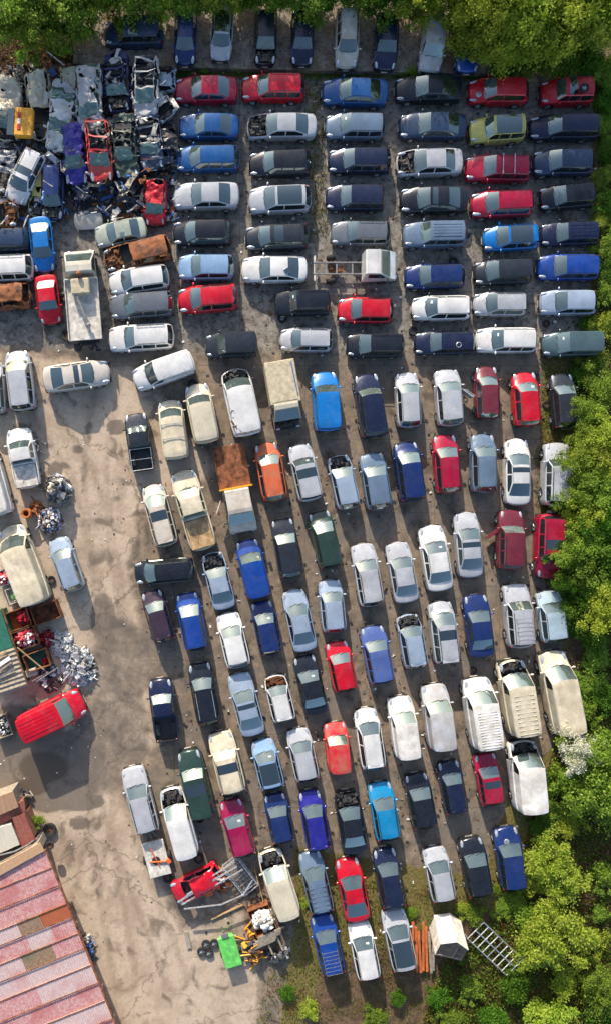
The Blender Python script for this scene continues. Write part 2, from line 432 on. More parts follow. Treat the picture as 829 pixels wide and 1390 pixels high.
        for _ in range(14):
            mb.box((X(rr.uniform(kt, kr)), rr.uniform(-.5, .5) * W * .75, rr.uniform(.5, .85)), (rr.uniform(.15, .6), rr.uniform(.1, .4), rr.uniform(.05, .3)), rr.uniform(0, 3))
        parts.append(('stripped_interior', mb.mesh('stripped_interior', post), 'engine_rusty' if o.get('rusty') else 'dark_scrap', 0, []))
    if nobon:
        mb = MB(); rr = random.Random(str(ck))
        mb.box((X(.05 + kc / 2), 0, .50), (L * kc * .86, W * .74, .06))
        mb.box((X(kc * .55), 0.05, .62), (.55, .6, .26)); mb.tube((X(kc * .5) - .2, .12, .78), (X(kc * .5) + .25, .12, .78), .10, 8)
        mb.box((X(kc * .82), -W * .28, .72), (.26, .22, .2)); mb.box((X(kc * .3), 0, .62), (.06, W * .6, .3))
        for _ in range(26):
            a = (X(rr.uniform(.04, kc)), rr.uniform(-.42, .42) * W * .9, rr.uniform(.6, z1 - .1))
            if rr.random() < .5: mb.box(a, (rr.uniform(.06, .28), rr.uniform(.06, .25), rr.uniform(.05, .2)), rr.uniform(0, 3))
            else: mb.tube(a, (a[0] + rr.uniform(-.4, .4) * .6, max(-.7, min(.7, a[1] + rr.uniform(-.5, .5))), a[2] + rr.uniform(-.1, .1)), rr.uniform(.015, .05), 6)
        parts.append(('engine', mb.mesh('engine', post), 'engine_rusty' if o.get('rusty') else 'engine', 0, []))
    # lights
    if o.get('noroof'):
        rr = random.Random(o['wreck']); gtw = W / 2 - tum - .03
        for tt in (kt + .03, (kt + kr) / 2, kr - .01):
            mb = MB(); mb.box((X(tt) + rr.uniform(-.1, .1), 0, HH - .05), (.10, 2 * gtw, .04), rr.uniform(-.15, .15)); parts.append(('roof_strut', weld(mb, 'roof_strut', sub=2), pm, 1, []))
        mb = MB()
        for _ in range(16): mb.box((X(rr.uniform(kt, .95)), rr.uniform(-.6, .6), rr.uniform(.75, 1.2)), (rr.uniform(.15, .7), rr.uniform(.05, .3), rr.uniform(.02, .12)), rr.uniform(0, 3))
        parts.append(('torn_trim', mb.mesh('torn_trim', post), 'white_dirty' if rr.random() < .6 else 'grey_scrap', 0, []))
    if not o.get('nolights'):
        for sy in (1, -1):
            mb = MB(); yl = W * .36
            n, m_ = 8, 5
            mb.ell((0, 0, 0), (.27, .115, .075), 10, 5)
            vs = []
            for v in mb.v:
                x, y, z = v; x += -y * .55 * 1.0
                vs.append((X(.045) - .16 + x, sy * (yl + y), z + interp(zpts, .05) + .005 + (-x) * .20))
            mb.v = vs; parts.append(('headlight', mb.mesh('headlight', post), 'headlight', 0, []))
        if True:
            for sy in (1, -1):
                mb = MB()
                if kb > .94: mb.box((X(.962), sy * (W * .435), (z2 - .10) if not panel else .95), (.10, .06, .28))
                else: mb.box((X(.966), sy * (W * .39), z2 - .15), (.12, .16, .12))
                parts.append(('tail_light', mb.mesh('tail_light', post, bevel=.025), 'tail_red', 0, []))
    if not o.get('shell'):
        for sy in (1, -1):
            mb = MB(); mx_ = X(kc + (kt - kc) * .42)
            mb.ell((mx_, sy * (W / 2 + .07), z1 + .06), (.07, .12, .07), 8, 5); mb.box((mx_, sy * (W / 2 - .02), z1 + .03), (.05, .12, .03))
            parts.append(('wing_mirror', mb.mesh('wing_mirror', post), pm if not o.get('blackmir') else 'black_plastic', 1, []))
    # wheels
    if not o.get('nowheels'):
        mbt = MB(); mbt.lathe([(Rw * .62, -.09), (Rw * .9, -.10), (Rw, -.07), (Rw, .07), (Rw * .9, .10), (Rw * .62, .09), (Rw * .62, -.09)], 'y', n=20)
        mbr = MB(); mbr.lathe([(0.0001, -.05), (Rw * .55, -.05), (Rw * .63, -.088), (Rw * .64, .088), (Rw * .55, .05), (.0001, .05)], 'y', n=20)
        for i in range(5):
            a = i * 2 * math.pi / 5
            for sy in (-1, 1): mbr.tube((0, sy * .065, 0), (Rw * .6 * math.cos(a), sy * .08, Rw * .6 * math.sin(a)), .03, 5)
        tm_ = mbt.mesh('wheel'); rm_ = mbr.mesh('rim')
        for wc in q['wh']:
            for sy in (1, -1):
                p = Vector((X(wc), sy * (W / 2 - .115), zw))
                if post: p = post(p); p.z = max(p.z, Rw * .6)
                parts.append(('wheel', tm_, 'tyre', 0, [('rim', rm_, 'rusty_rim' if o.get('rusty') else 'rim', 0)], tuple(p)))
    mb = MB(); mb.box((X(0) + .008, 0, .40), (.016, .48, .10)); parts.append(('number_plate', mb.mesh('number_plate', post), 'white_dirty', 0, []))
    mb = MB(); mb.box((X(1) - .008, 0, .50), (.016, .48, .10)); parts.append(('number_plate', mb.mesh('number_plate', post), 'number_plate', 0, []))
    mb = MB(); mb.box((X(.012), 0, z0 - .16), (.10, W * .42, .12))
    parts.append(('grille', mb.mesh('grille', post), 'black_plastic', 0, []))
    if not o.get('shell'):
        for ya, yb in ((-.05, .5), (-.58, -.02)):
            mb = MB(); mb.tube((X(kc) + .03, ya, z1 + .085), (X(kc) - .10, yb, z1 + .15), .012, 4); parts.append(('wiper', mb.mesh('wiper', post), 'black_plastic', 0, []))
    if not post and not panel and ty != 'pickup' and o.get('v', 0) != 1 and not o.get('rails'):
        for sy in (1, -1):
            mb = MB(); y = W / 2 - tum - .075
            mb.add([(X(kt + .015), sy * (y - .008), HH - .048), (X(kt + .015), sy * (y + .012), HH - .058), (X(kr - .015), sy * (y + .012), HH - .058), (X(kr - .015), sy * (y - .008), HH - .048)] + [(X(kt + .015), sy * (y - .008), HH - .075), (X(kt + .015), sy * (y + .012), HH - .08), (X(kr - .015), sy * (y + .012), HH - .08), (X(kr - .015), sy * (y - .008), HH - .075)], [(0, 1, 2, 3), (7, 6, 5, 4), (0, 4, 5, 1), (2, 6, 7, 3), (1, 5, 6, 2), (0, 3, 7, 4)])
            parts.append(('roof_trim', mb.mesh('roof_trim'), 'black_plastic', 0, []))
    if not post and ty in ('hatch', 'mpv', 'suv') and o.get('v', 0) == 2:
        mb = MB(); mb.box((X(kr + .012), 0, HH - .05), (.16, W * .62, .035)); parts.append(('spoiler', mb.mesh('spoiler', bevel=.012), pm, 1, []))
    if o.get('rails'):
        for sy in (1, -1):
            mb = MB(); y = sy * (W / 2 - tum - .09)
            mb.tube((X(kt + .05), y, HH + .03), (X(kr - .05), y, HH + .03), .022, 6)
            for tt in (kt + .05, (kt + kr) / 2, kr - .05): mb.tube((X(tt), y, HH - .06), (X(tt), y, HH + .03), .02, 5)
            parts.append(('roof_rail', mb.mesh('roof_rail', post), 'aluminium' if o.get('rails') == 2 else 'black_plastic', 0, []))
    if o.get('bars'):
        mb = MB()
        for u in (.15, .5)[:2]:
            x = X(kt + (kr - kt) * (u + .05)); y = W / 2 - tum
            mb.box((x, 0, HH + .06), (.06, 2 * y, .03)); mb.box((x, y - .05, HH), (.06, .06, .12)); mb.box((x, -y + .05, HH), (.06, .06, .12))
        parts.append(('roof_bar', mb.mesh('roof_bar', post), 'aluminium', 0, []))
    if o.get('rack'):
        mb = MB(); xa, xb, y = X(kt + (kr - kt) * .25), X(kr - .02), W * .30
        for yy in (-y, y): mb.tube((xa, yy, HH + .13), (xb, yy, HH + .13), .016, 5)
        for i in range(7):
            x = xa + (xb - xa) * i / 6; mb.tube((x, -y, HH + .13), (x, y, HH + .13), .012, 5)
        for i in (0, 3, 6):
            x = xa + (xb - xa) * i / 6
            for yy in (-y, y): mb.tube((x, yy, HH - .05), (x, yy, HH + .13), .014, 5)
        parts.append(('roof_rack', mb.mesh('roof_rack', post), 'steel', 0, []))
    if o.get('sparerear'):
        mb = MB(); mb.lathe([(.12, -.09), (.32, -.09), (.34, 0), (.32, .09), (.12, .09)], 'z', (0, 0, 0), 18)
        mb.v = [(X(1) - .10 + v[2] * -1, v[1], .95 + v[0]) for v in mb.v]
        parts.append(('spare_wheel', mb.mesh('spare_wheel', post), 'tyre', 0, []))
    if ty == 'pickup':
        mb = MB(); xa, xb = X(.612), X(.972); yw = W / 2 - .13
        mb.box(((xa + xb) / 2, 0, .62), (xa - xb, 2 * yw, .04))
        for sy in (-1, 1): mb.box(((xa + xb) / 2, sy * yw, .80), (xa - xb, .03, .38)); mb.box(((xa + xb) / 2, sy * (yw - .18), .70), (.85, .32, .2))
        for x in (xa, xb): mb.box((x, 0, .80), (.03, 2 * yw, .38))
        for i in range(9): mb.box(((xa + xb) / 2, (i - 4) * .14, .65), (xa - xb - .1, .04, .02))
        parts.append(('cargo_bed', mb.mesh('cargo_bed', post), 'black_plastic', 0, []))
        if o.get('bedrails'):
            mb = MB()
            for sy in (-1, 1): mb.tube((xa, sy * yw, 1.06), (xb, sy * yw, 1.06), .03, 6)
            for i in range(3): x = xa + (xb - xa) * i / 2; mb.tube((x, -yw, 1.08), (x, yw, 1.08), .025, 6)
            parts.append(('bed_rail', mb.mesh('bed_rail', post), 'aluminium', 0, []))
        if o.get('bedcover'):
            mb = MB(); mb.box(((xa + xb) / 2, 0, 1.03), (xa - xb - .06, 2 * yw - .05, .07)); mb.tube((xa-.3, 0, 1.08), (xb+.4, .25, 1.08), .03, 5)
            parts.append(('bed_cover', mb.mesh('bed_cover', post), 'white_dirty' if o['bedcover'] == 2 else 'sandy', 0, []))
    if o.get('opendoor'):
        for (tt, sy) in ((kt - .03, o['opendoor']),):
            mb = MB(); x, y = X(tt), sy * W / 2
            an = R(50); dx, dy = -math.cos(an) * .95, sy * math.sin(an) * .95
            rr = math.atan2(dy, dx)
            mb.box((x + dx / 2, y + dy / 2, .66), (.95, .07, .62), rr); mb.box((x + dx * .55, y + dy * .55, 1.28), (.75, .03, .05), rr); mb.tube((x + dx, y + dy, .96), (x + dx * .92, y + dy * .92, 1.28), .02, 5); mb.tube((x, y, .96), (x + dx * .3, y + dy * .3, 1.28), .02, 5)
            parts.append(('door', mb.mesh('door', post), pm, 1, []))
    CACHE[ck] = parts; return parts

GROUPS = {}
def build_vehicle(name, ty, col, loc, rz, scale, opts, col2=None):
    root = empty(name, loc, rz, scale)
    for p in car_meshes(ty, frozenset(opts.items())):
        nm, me, mat, cc, subs = p[:5]
        ob = new_obj(nm, me, root, mat, col2 if (cc == 2 and col2) else (col if cc else None))
        if len(p) > 5: ob.location = p[5]
        for s in subs: new_obj(s[0], s[1], ob, s[2])
    return root
COL = {  # colour word -> paint (linear)
 'red': (.56, .006, .022), 'crimson': (.36, .004, .035), 'maroon': (.16, .02, .035), 'dark blue': (.008, .026, .13), 'navy': (.007, .014, .050),
 'blue': (.010, .055, .30), 'bright blue': (.006, .17, .52), 'mid blue': (.012, .085, .27), 'cyan blue': (.008, .24, .50), 'light blue': (.24, .38, .58), 'indigo': (.02, .018, .26),
 'violet blue': (.08, .13, .36), 'silver': (.44, .46, .50), 'silver blue': (.30, .38, .50), 'white': (.72, .72, .71), 'cream': (.66, .60, .46), 'beige': (.60, .55, .49),
 'black': (.008, .011, .020), 'charcoal': (.020, .026, .038), 'grey': (.13, .15, .18), 'slate blue': (.024, .048, .105), 'grey blue': (.13, .19, .28), 'dark green': (.02, .05, .04),
 'teal grey': (.07, .12, .14), 'orange': (.58, .09, .025), 'yellow': (.55, .50, .14), 'sage': (.40, .44, .37), 'magenta': (.34, .008, .07), 'plum': (.045, .025, .045), 'rust': (.30, .10, .03),
 'pale grey': (.50, .49, .45), 'amber': (.75, .34, .02), 'pale blue': (.40, .52, .60),
}
NAMES = dict(saloon='saloon_car', coupe='coupe_car', hatch='hatchback_car', estate='estate_car', suv='off_road_car', mpv='people_carrier', minivan='small_van', van='panel_van', bigvan='high_roof_van', pickup='pickup_truck')
VEH = []      # placed vehicles: (label short, world x, y)
CIDX = 0
def place(fx, fy, rx, ry, wpx, ty, z=0.0, zz=.7):
    a = Vector(P(fx, fy, z + zz)); b = Vector(P(rx, ry, z + zz)); c = (a + b) / 2; d = a - b
    ln = d.length; wd = wpx / S * (H - z - zz) / H - .10
    q = T[ty]
    return c, math.atan2(d.y, d.x), ln / q['L'], min(1.08, max(.9, wd / q['W'])), ln
def V(row, fx, fy, rx, ry, wpx, ty, cw, feat='', c2=None, z=0.0, **o):
    VEHROWS.setdefault(row, []).append(dict(row=row, p=(fx, fy, rx, ry, wpx), ty=ty, cw=cw, feat=feat, c2=c2, z=z, o=o))
VEHROWS = {}

# ------------------------------------------------------------------ the yard's vehicles: nose x,y, tail x,y (photo pixels), width, kind, colour word, what marks it
FORMS = {}
def L(**k): return k
# top row, noses down, under the trees
V('T', 251,87, 253,12, 29, 'hatch', 'dark blue')
V('T', 299,81, 304,9, 31, 'hatch', 'silver', 'with a panoramic glass roof', pano=1)
V('T', 360,87, 361,14, 30, 'hatch', 'black', 'with mouldy roof', gm='pale_glass', nobon=1)
V('T', 410,87, 411,14, 30, 'saloon', 'navy', 'with moss on its roof')
V('T', 470,92, 472,11, 31, 'estate', 'pale grey', 'with a greenish roof', pm='paint_dirty')
V('T', 522,94, 526,17, 34, 'saloon', 'navy', 'with a pointed nose')
V('T', 582,97, 591,27, 31, 'minivan', 'silver', 'with a ribbed mouldy roof', ribs=6, pm='paint_dirty', c2=(.44,.46,.50))
V('T', 634,97, 635,28, 33, 'hatch', 'blue', 'half hidden by leaves')
V('A', 237,122, 323,122, 36, 'saloon', 'crimson')
V('A', 328,119, 414,120, 36, 'estate', 'red')
V('A', 437,124, 526,127, 37, 'saloon', 'mid blue', c2=None)
V('A', 536,121, 626,121, 36, 'coupe', 'black', 'with a rounded tail')
V('A', 635,124, 716,125, 35, 'hatch', 'red', 'with bright nose lights')
V('A', 733,126, 804,125, 34, 'suv', 'red', 'carrying a loose wheel on its roof', sunroof=1)
V('B', 243,171, 325,172, 35, 'saloon', 'mid blue')
V('B', 335,172, 430,172, 35, 'saloon', 'silver', 'without its bonnet', nobon=1, nolights=1)
V('B', 441,171, 522,172, 36, 'estate', 'grey blue')
V('B', 541,171, 632,172, 36, 'saloon', 'slate blue')
V('B', 636,179, 711,175, 35, 'suv', 'yellow', 'with a panoramic glass roof', pano=1)
V('B', 718,173, 812,173, 34, 'estate', 'navy')
V('C', 238,216, 326,215, 36, 'estate', 'mid blue', 'with a yellow slip behind its windscreen')
V('C', 338,223, 422,221, 36, 'estate', 'black')
V('C', 445,218, 530,218, 35, 'estate', 'navy')
V('C', 537,222, 627,220, 37, 'saloon', 'silver', 'without its bonnet', nobon=1)
V('C', 631,228, 719,230, 36, 'estate', 'crimson', 'with two pale roof bars', bars=1)
V('C', 723,221, 804,221, 36, 'hatch', 'slate blue')
V('D', 236,267, 325,266, 37, 'saloon', 'silver')
V('D', 338,273, 422,270, 38, 'hatch', 'silver', 'with a panoramic glass roof', pano=1)
V('D', 442,268, 522,269, 36, 'estate', 'navy')
V('D', 542,272, 634,271, 37, 'saloon', 'black', 'with a sunroof', sunroof=1)
V('D', 638,279, 722,276, 37, 'hatch', 'crimson')
V('D', 732,270, 807,264, 34, 'hatch', 'black')
V('E', 235,317, 315,316, 36, 'hatch', 'black')
V('E', 333,324, 418,321, 36, 'hatch', 'charcoal', 'with a sunroof', sunroof=1)
V('E', 449,316, 529,317, 34, 'estate', 'grey')
V('E', 546,320, 631,319, 35, 'suv', 'grey blue', 'with a ribbed roof and rear spare wheel', sparerear=1, ribs=5)
V('E', 655,325, 730,321, 36, 'hatch', 'bright blue', 'with a big glass roof', pano=1)
V('E', 734,318, 812,316, 33, 'estate', 'navy', 'with roof grooves', ribs=4)
V('F', 242,363, 318,363, 36, 'hatch', 'light blue')
V('F', 328,366, 417,366, 37, 'saloon', 'white', 'with a black hatch lid on its roof')
V('F', 549,376, 630,374, 35, 'estate', 'dark blue')
V('F', 643,371, 720,368, 35, 'mpv', 'charcoal')
V('F', 729,363, 812,363, 36, 'estate', 'blue')
V('G', 242,409, 323,403, 38, 'hatch', 'red')
V('G', 372,412, 448,411, 35, 'suv', 'black', 'with its front wheel exposed', nolights=1, paper=1)
V('G', 458,421, 533,422, 36, 'hatch', 'red')
V('G', 558,419, 638,418, 35, 'hatch', 'white', 'with a notice behind its windscreen', paper=1)
V('G', 642,413, 714,413, 34, 'hatch', 'silver')
V('G', 732,411, 808,411, 35, 'hatch', 'silver blue')
V('H', 279,470, 349,467, 35, 'minivan', 'charcoal')
V('H', 380,461, 451,462, 34, 'hatch', 'silver')
V('H', 470,469, 548,469, 34, 'mpv', 'black')
V('H', 562,466, 644,465, 33, 'estate', 'navy', 'with a steel ring on its roof')
V('H', 645,462, 727,462, 36, 'estate', 'white')
V('H', 735,468, 812,467, 34, 'minivan', 'teal grey', paper=1)
V('N', 230,543, 241,624, 37, 'van', 'cream', 'with two roof bars', bars=1, pm='paint_dirty', ribs=7)
V('N', 266,521, 282,602, 38, 'minivan', 'cream', 'with a ribbed roof', ribs=7)
V('N', 439,505, 445,586, 40, 'minivan', 'bright blue', 'with a ribbed roof', ribs=5)
V('N', 495,508, 508,594, 38, 'suv', 'navy', 'with a faded roof', gm='pale_glass')
V('N', 551,505, 555,581, 35, 'hatch', 'silver')
V('N', 605,501, 611,579, 37, 'hatch', 'silver', 'with its door ajar', opendoor=-1)
V('N', 659,497, 661,569, 34, 'hatch', 'maroon', 'with dented roof')
V('N', 710,505, 715,579, 37, 'hatch', 'red', 'with a notice behind its windscreen', paper=1)
V('N', 761,507, 767,582, 35, 'hatch', 'charcoal')
V('P', 360,601, 374,680, 37, 'hatch', 'orange', 'with faded paint', pm='paint_dirty', gm='pale_glass')
V('P', 405,603, 422,680, 36, 'suv', 'silver', 'with a sunroof', sunroof=1)
V('P', 458,618, 474,691, 34, 'hatch', 'silver blue', 'with a dark roof stripe', nobon=1)
V('P', 503,615, 515,692, 37, 'hatch', 'grey blue')
V('P', 549,600, 560,681, 37, 'mpv', 'dark blue')
V('P', 602,590, 608,670, 36, 'hatch', 'crimson')
V('P', 654,589, 656,669, 36, 'hatch', 'grey blue')
V('P', 701,595, 701,686, 36, 'saloon', 'white', 'with a sunroof', sunroof=1)
V('P', 755,601, 752,688, 38, 'suv', 'silver', 'carrying a hubcap on its bonnet', rails=1)
V('Q', 287,750, 306,827, 34, 'saloon', 'silver blue', 'without its bonnet', nobon=1)
V('Q', 334,733, 352,811, 36, 'minivan', 'blue', 'with a rusty roof patch', pm='paint', gm='pale_glass')
V('Q', 382,704, 396,784, 35, 'estate', 'charcoal', 'with faded roof', ribs=4, gm='pale_glass')
V('Q', 432,694, 450,771, 35, 'mpv', 'dark green')
V('Q', 491,738, 505,823, 36, 'estate', 'silver', rails=1)
V('Q', 538,736, 552,818, 36, 'saloon', 'silver')
V('Q', 583,713, 597,802, 38, 'saloon', 'white', 'with broken rear glass', paper=1)
V('Q', 631,695, 638,784, 36, 'saloon', 'silver', 'with a sunroof', sunroof=1)
V('Q', 692,692, 690,773, 36, 'suv', 'maroon', 'with its door hanging open', opendoor=1, gm='pale_glass')
V('Q', 742,785, 745,697, 38, 'suv', 'crimson', 'parked tail up with a blue roof hatch', sunroof=1, sparerear=1)
V('R', 205,802, 225,871, 34, 'hatch', 'plum')
V('R', 253,805, 268,883, 35, 'mpv', 'blue', c2=None)
V('R', 308,832, 325,906, 36, 'hatch', 'white')
V('R', 354,816, 369,889, 34, 'hatch', 'dark blue')
V('R', 397,800, 415,884, 36, 'saloon', 'silver blue')
V('R', 447,787, 454,859, 35, 'hatch', 'silver blue')
V('R', 504,850, 519,928, 37, 'estate', 'violet blue')
V('R', 552,834, 565,907, 35, 'hatch', 'silver blue', 'without its bonnet', nobon=1)
V('R', 596,816, 606,901, 37, 'mpv', 'silver', 'with a dark roof strip', sunroof=1, rails=1)
V('R', 644,807, 653,892, 37, 'saloon', 'dark blue')
V('R', 698,792, 705,879, 37, 'suv', 'silver', 'with a roof rack', rack=1)
V('R', 744,802, 752,872, 38, 'hatch', 'pale blue', 'with a rounded roof')
V('S', 217,921, 228,1007, 36, 'pickup', 'navy', 'with a pale rusty bumper', bedrails=0)
V('S', 270,900, 285,984, 36, 'estate', 'black', 'with silver roof rails', rails=2)
V('S', 323,914, 345,998, 36, 'saloon', 'silver blue', 'with a sunroof', sunroof=1)
V('S', 372,917, 387,980, 34, 'hatch', 'white', 'with a smashed front', nobon=1, rusty=1, nolights=1)
V('S', 412,890, 430,969, 36, 'saloon', 'black', paper=1)
V('S', 456,871, 470,939, 35, 'hatch', 'red')
V('S', 495,961, 507,1044, 36, 'hatch', 'white')
V('S', 541,945, 552,1027, 37, 'minivan', 'white', 'with a dirty roof', pm='paint_dirty')
V('S', 587,928, 598,1015, 39, 'minivan', 'silver', 'with a mouldy roof', pm='paint_dirty')
V('S', 644,919, 658,1013, 44, 'van', 'white', 'with a ribbed rusty roof', cross=14, pm='paint_dirty')
V('S', 691,895, 707,995, 44, 'van', 'cream', 'with a crossways ribbed roof and broken nose', cross=10, pm='paint_dirty', nobon=1)
V('S', 746,883, 767,994, 46, 'van', 'cream', 'with two round roof vents', ribs=9, pm='paint_dirty', opendoor=0)
V('U', 179,1041, 203,1131, 36, 'estate', 'silver', 'with dark roof rails', rails=1)
V('U', 231,1069, 256,1159, 37, 'minivan', 'white', 'without its bonnet and with ribbed roof', nobon=1, ribs=6)
V('U', 255,1017, 277,1109, 37, 'suv', 'dark green', 'with a roof hatch', sunroof=1)
V('U', 298,993, 318,1075, 38, 'suv', 'cream', 'with two sunroofs and flaking bonnet', sunroof=1, pm='paint_dirty')
V('U', 355,1004, 371,1071, 36, 'hatch', 'light blue', 'with a panoramic glass roof', pano=1)
V('U', 403,989, 418,1060, 36, 'hatch', 'silver')
V('U', 454,981, 461,1047, 34, 'minivan', 'red', 'with faded roof', pm='paint_dirty')
V('U', 563,1050, 577,1124, 36, 'hatch', 'black')
V('U', 607,1033, 620,1104, 34, 'hatch', 'navy', 'carrying a hubcap on its windscreen')
V('U', 657,1023, 668,1093, 34, 'hatch', 'crimson', 'with a sunroof', sunroof=1)
V('U', 707,1004, 716,1098, 43, 'van', 'white', 'with a rusty roof and front', nobon=1, pm='paint_dirty')
V('W', 312,1086, 333,1162, 36, 'hatch', 'magenta', paper=1)
V('W', 372,1078, 385,1144, 34, 'hatch', 'dark blue')
V('W', 419,1073, 433,1153, 35, 'hatch', 'indigo')
V('W', 469,1073, 482,1158, 37, 'saloon', 'black', 'with its front stripped', nobon=1, nolights=1)
V('W', 514,1062, 527,1140, 36, 'hatch', 'cyan blue', rails=1)
V('X', 364,1153, 392,1239, 38, 'minivan', 'cream', 'without its bonnet and with ribbed roof', nobon=1, ribs=6)
V('X', 419,1156, 438,1239, 36, 'estate', 'grey blue', 'with crossways roof ribs', cross=6)
V('X', 470,1165, 486,1249, 37, 'coupe', 'red')
V('X', 520,1151, 534,1231, 36, 'hatch', 'navy')
V('X', 588,1150, 602,1223, 36, 'hatch', 'silver')
V('X', 637,1137, 651,1216, 37, 'hatch', 'black')
V('X', 685,1123, 697,1206, 38, 'estate', 'dark blue', 'carrying a hubcap on its bonnet')
V('Y', 436,1242, 453,1322, 36, 'estate', 'blue', 'with an aluminium roof rack', rack=1)
V('Y', 486,1251, 501,1328, 35, 'hatch', 'white')
V('Y', 532,1234, 549,1316, 37, 'hatch', 'silver', 'with a dark glass roof', pano=1)

ROWTXT = dict(T='nose down under the trees', A='first sideways row from the trees', B='second sideways row', C='third sideways row', D='fourth sideways row', E='fifth sideways row',
 F='sixth sideways row', G='seventh sideways row', H='eighth sideways row', N='first upright row', P='second upright row', Q='third upright row', R='fourth upright row',
 S='fifth upright row', U='sixth upright row', W='seventh upright row', X='eighth upright row', Y='last upright row')
def ROWG(r): return 'cars parked nose down under the trees' if r == 'T' else ('cars parked sideways in rows' if r in 'ABCDEFGH' else 'cars parked upright in rows')
ALLLAB = set()
def emit(e, label, group, name=None, cat=None):
    ty, z = e['ty'], e['z']; o = dict(e['o']); fx, fy, rx, ry, wp = e['p']
    vr = random.Random(int(fx * 3 + fy * 5 + rx)).randrange(3)
    if vr and 'wreck' not in o and ty != 'pickup': o['v'] = vr
    if ty in ('estate', 'mpv', 'suv') and vr == 1 and 'wreck' not in o and not o.get('ribs'): o['rails'] = o.get('rails', 1)
    if vr == 2 and e['cw'] in ('silver', 'white', 'grey', 'silver blue'): o['blackmir'] = 1
    if vr == 0 and 'wreck' not in o and int(fx + fy) % 9 == 0: o['paper'] = 1
    o = {k: v for k, v in o.items() if v not in (0, None)}
    c, an, sx, sy, ln = place(fx, fy, rx, ry, wp, ty, z)
    root = build_vehicle(name or NAMES[ty], ty, COL[e['cw']], (c.x, c.y, z), an, (sx, sy, (min(sx, 1.05) + sy) / 2), o, e['c2'])
    tag(root, label, cat or ('van' if 'van' in NAMES[ty] else 'pickup' if ty == 'pickup' else 'car'), group)
    if label in ALLLAB: print('DUP', label)
    n = len(label.split())
    if n > 16 or n < 4: print('LEN', n, label)
    ALLLAB.add(label); VEH.append((e['cw'] + ' ' + T[ty]['n'], c.x, c.y, z, fx, fy, rx, ry, ROWTXT.get(e.get('row'), 'outside the rows'))); return root
BYPIX = {}
ZROW = {'T': .45}
ORDN = ['first', 'second', 'third', 'fourth', 'fifth', 'sixth', 'seventh', 'eighth', 'ninth', 'tenth', 'eleventh', 'twelfth']
for r, es in VEHROWS.items():
    es.sort(key=lambda e: e['p'][0] + e['p'][2])
    for i, e in enumerate(es):
        e['z'] = ZROW.get(r, 0)
        nm = lambda x: x['cw'] + ' ' + T[x['ty']]['n'].split()[-1].replace('carrier', 'carrier')
        me_ = e['cw'] + ' ' + T[e['ty']]['n']
        if i == 0: rel = 'beside the ' + nm(es[1]) + ', at the west end of the'
        elif i == len(es) - 1: rel = 'beside the ' + nm(es[i-1]) + ', at the east end of the'
        else: rel = 'between ' + nm(es[i-1]) + ' and ' + nm(es[i+1]) + ','
        row = ROWTXT[r]
        if r == 'T' and rel.endswith('of the'): row = 'tree row'
        if r == 'A': row = 'first sideways row'
        feat = e['feat']
        lab = ' '.join(x for x in (me_, feat, rel, row) if x).replace(' ,', ',')
        if len(lab.split()) > 16:
            rel = rel.replace('at the west end of the', 'west end,').replace('at the east end of the', 'east end,')
            lab = ' '.join(x for x in (me_, feat, rel, row) if x)
        if len(lab.split()) > 16: lab = ' '.join(x for x in (me_, feat, ('beside ' + nm(es[i-1]) if i else 'beside ' + nm(es[1])) + ',', row) if x)
        if len(lab.split()) > 16: lab = ' '.join(x for x in (me_, feat, row) if x)
        e['root'] = emit(e, lab, ROWG(r)); BYPIX[(e['p'][0], e['p'][1])] = e['root']

def one(label, group, *a, name=None, cat=None, **k):
    VEHROWS.clear(); V('Z', *a, **k); e = VEHROWS['Z'][0]; return emit(e, label, group, name, cat)
ROWS_DONE = True
LG = 'cars and vans standing on the open concrete'
one('dark slate off-roader with a dented cab roof, sideways under the leaves', LG, 142,47, 222,46, 37, 'suv', 'slate blue', '', z=.1, sunroof=1)
one('sage green hatchback tilted beside the burnt car shell', LG, 129,322, 199,308, 32, 'saloon', 'sage')
one('white estate with a grey bonnet, below the burnt car shell', LG, 148,386, 230,375, 36, 'hatch', 'white', '', c2=(.13,.15,.18))
one('grey saloon with dark bonnet, above the white estate', LG, 149,417, 236,411, 37, 'estate', 'grey', '', c2=(.05,.06,.09))
one('white estate with side windows and grey bumper, above the white ribbed van', LG, 147,461, 237,456, 37, 'estate', 'white')
one('beige saloon with a sunroof standing alone on the concrete', LG, 150,504, 59,517, 38, 'saloon', 'beige', '', sunroof=1)
one('white van with a crossways ribbed roof, slanted above the cream vans', LG, 182,518, 263,490, 36, 'minivan', 'white', '', cross=5, gm='glass')
one('silver estate parked upright above the white pickup', LG, 23,476, 33,558, 37, 'mpv', 'silver')
one('white pickup with a covered bed, above the scrap bales', LG, 25,581, 40,663, 38, 'pickup', 'white', '', bedcover=2)
one('silver car cut by the edge of the picture, beside the silver estate', LG, -12,490, -6,563, 34, 'hatch', 'silver')
one('white panel van partly out of view, beside the white pickup', LG, -22,610, 3,700, 40, 'van', 'white', '', ribs=5, pm='paint_dirty')
one('long cream high-roofed van with yellowed roof beside the red lamp bins', LG, 14,714, 54,818, 43, 'bigvan', 'cream', '', ribs=4, pm='paint_dirty')
one('silver blue saloon standing alone beside the long cream van', LG, 78,730, 103,802, 34, 'hatch', 'silver blue')
one('bright red panel van with a ribbed roof below the silver scrap heap', LG, 114,950, 30,989, 42, 'van', 'red', '', ribs=5)
one('dark grey pickup with aluminium bed rails beside the cream vans', LG, 184,561, 195,640, 35, 'pickup', 'charcoal', '', bedrails=1, gm='pale_glass')
one('white van with a stripped nose and leaf-strewn roof, beside the tan flat-roofed truck', LG, 317,501, 337,592, 44, 'van', 'white', '', nobon=1, nolights=1)
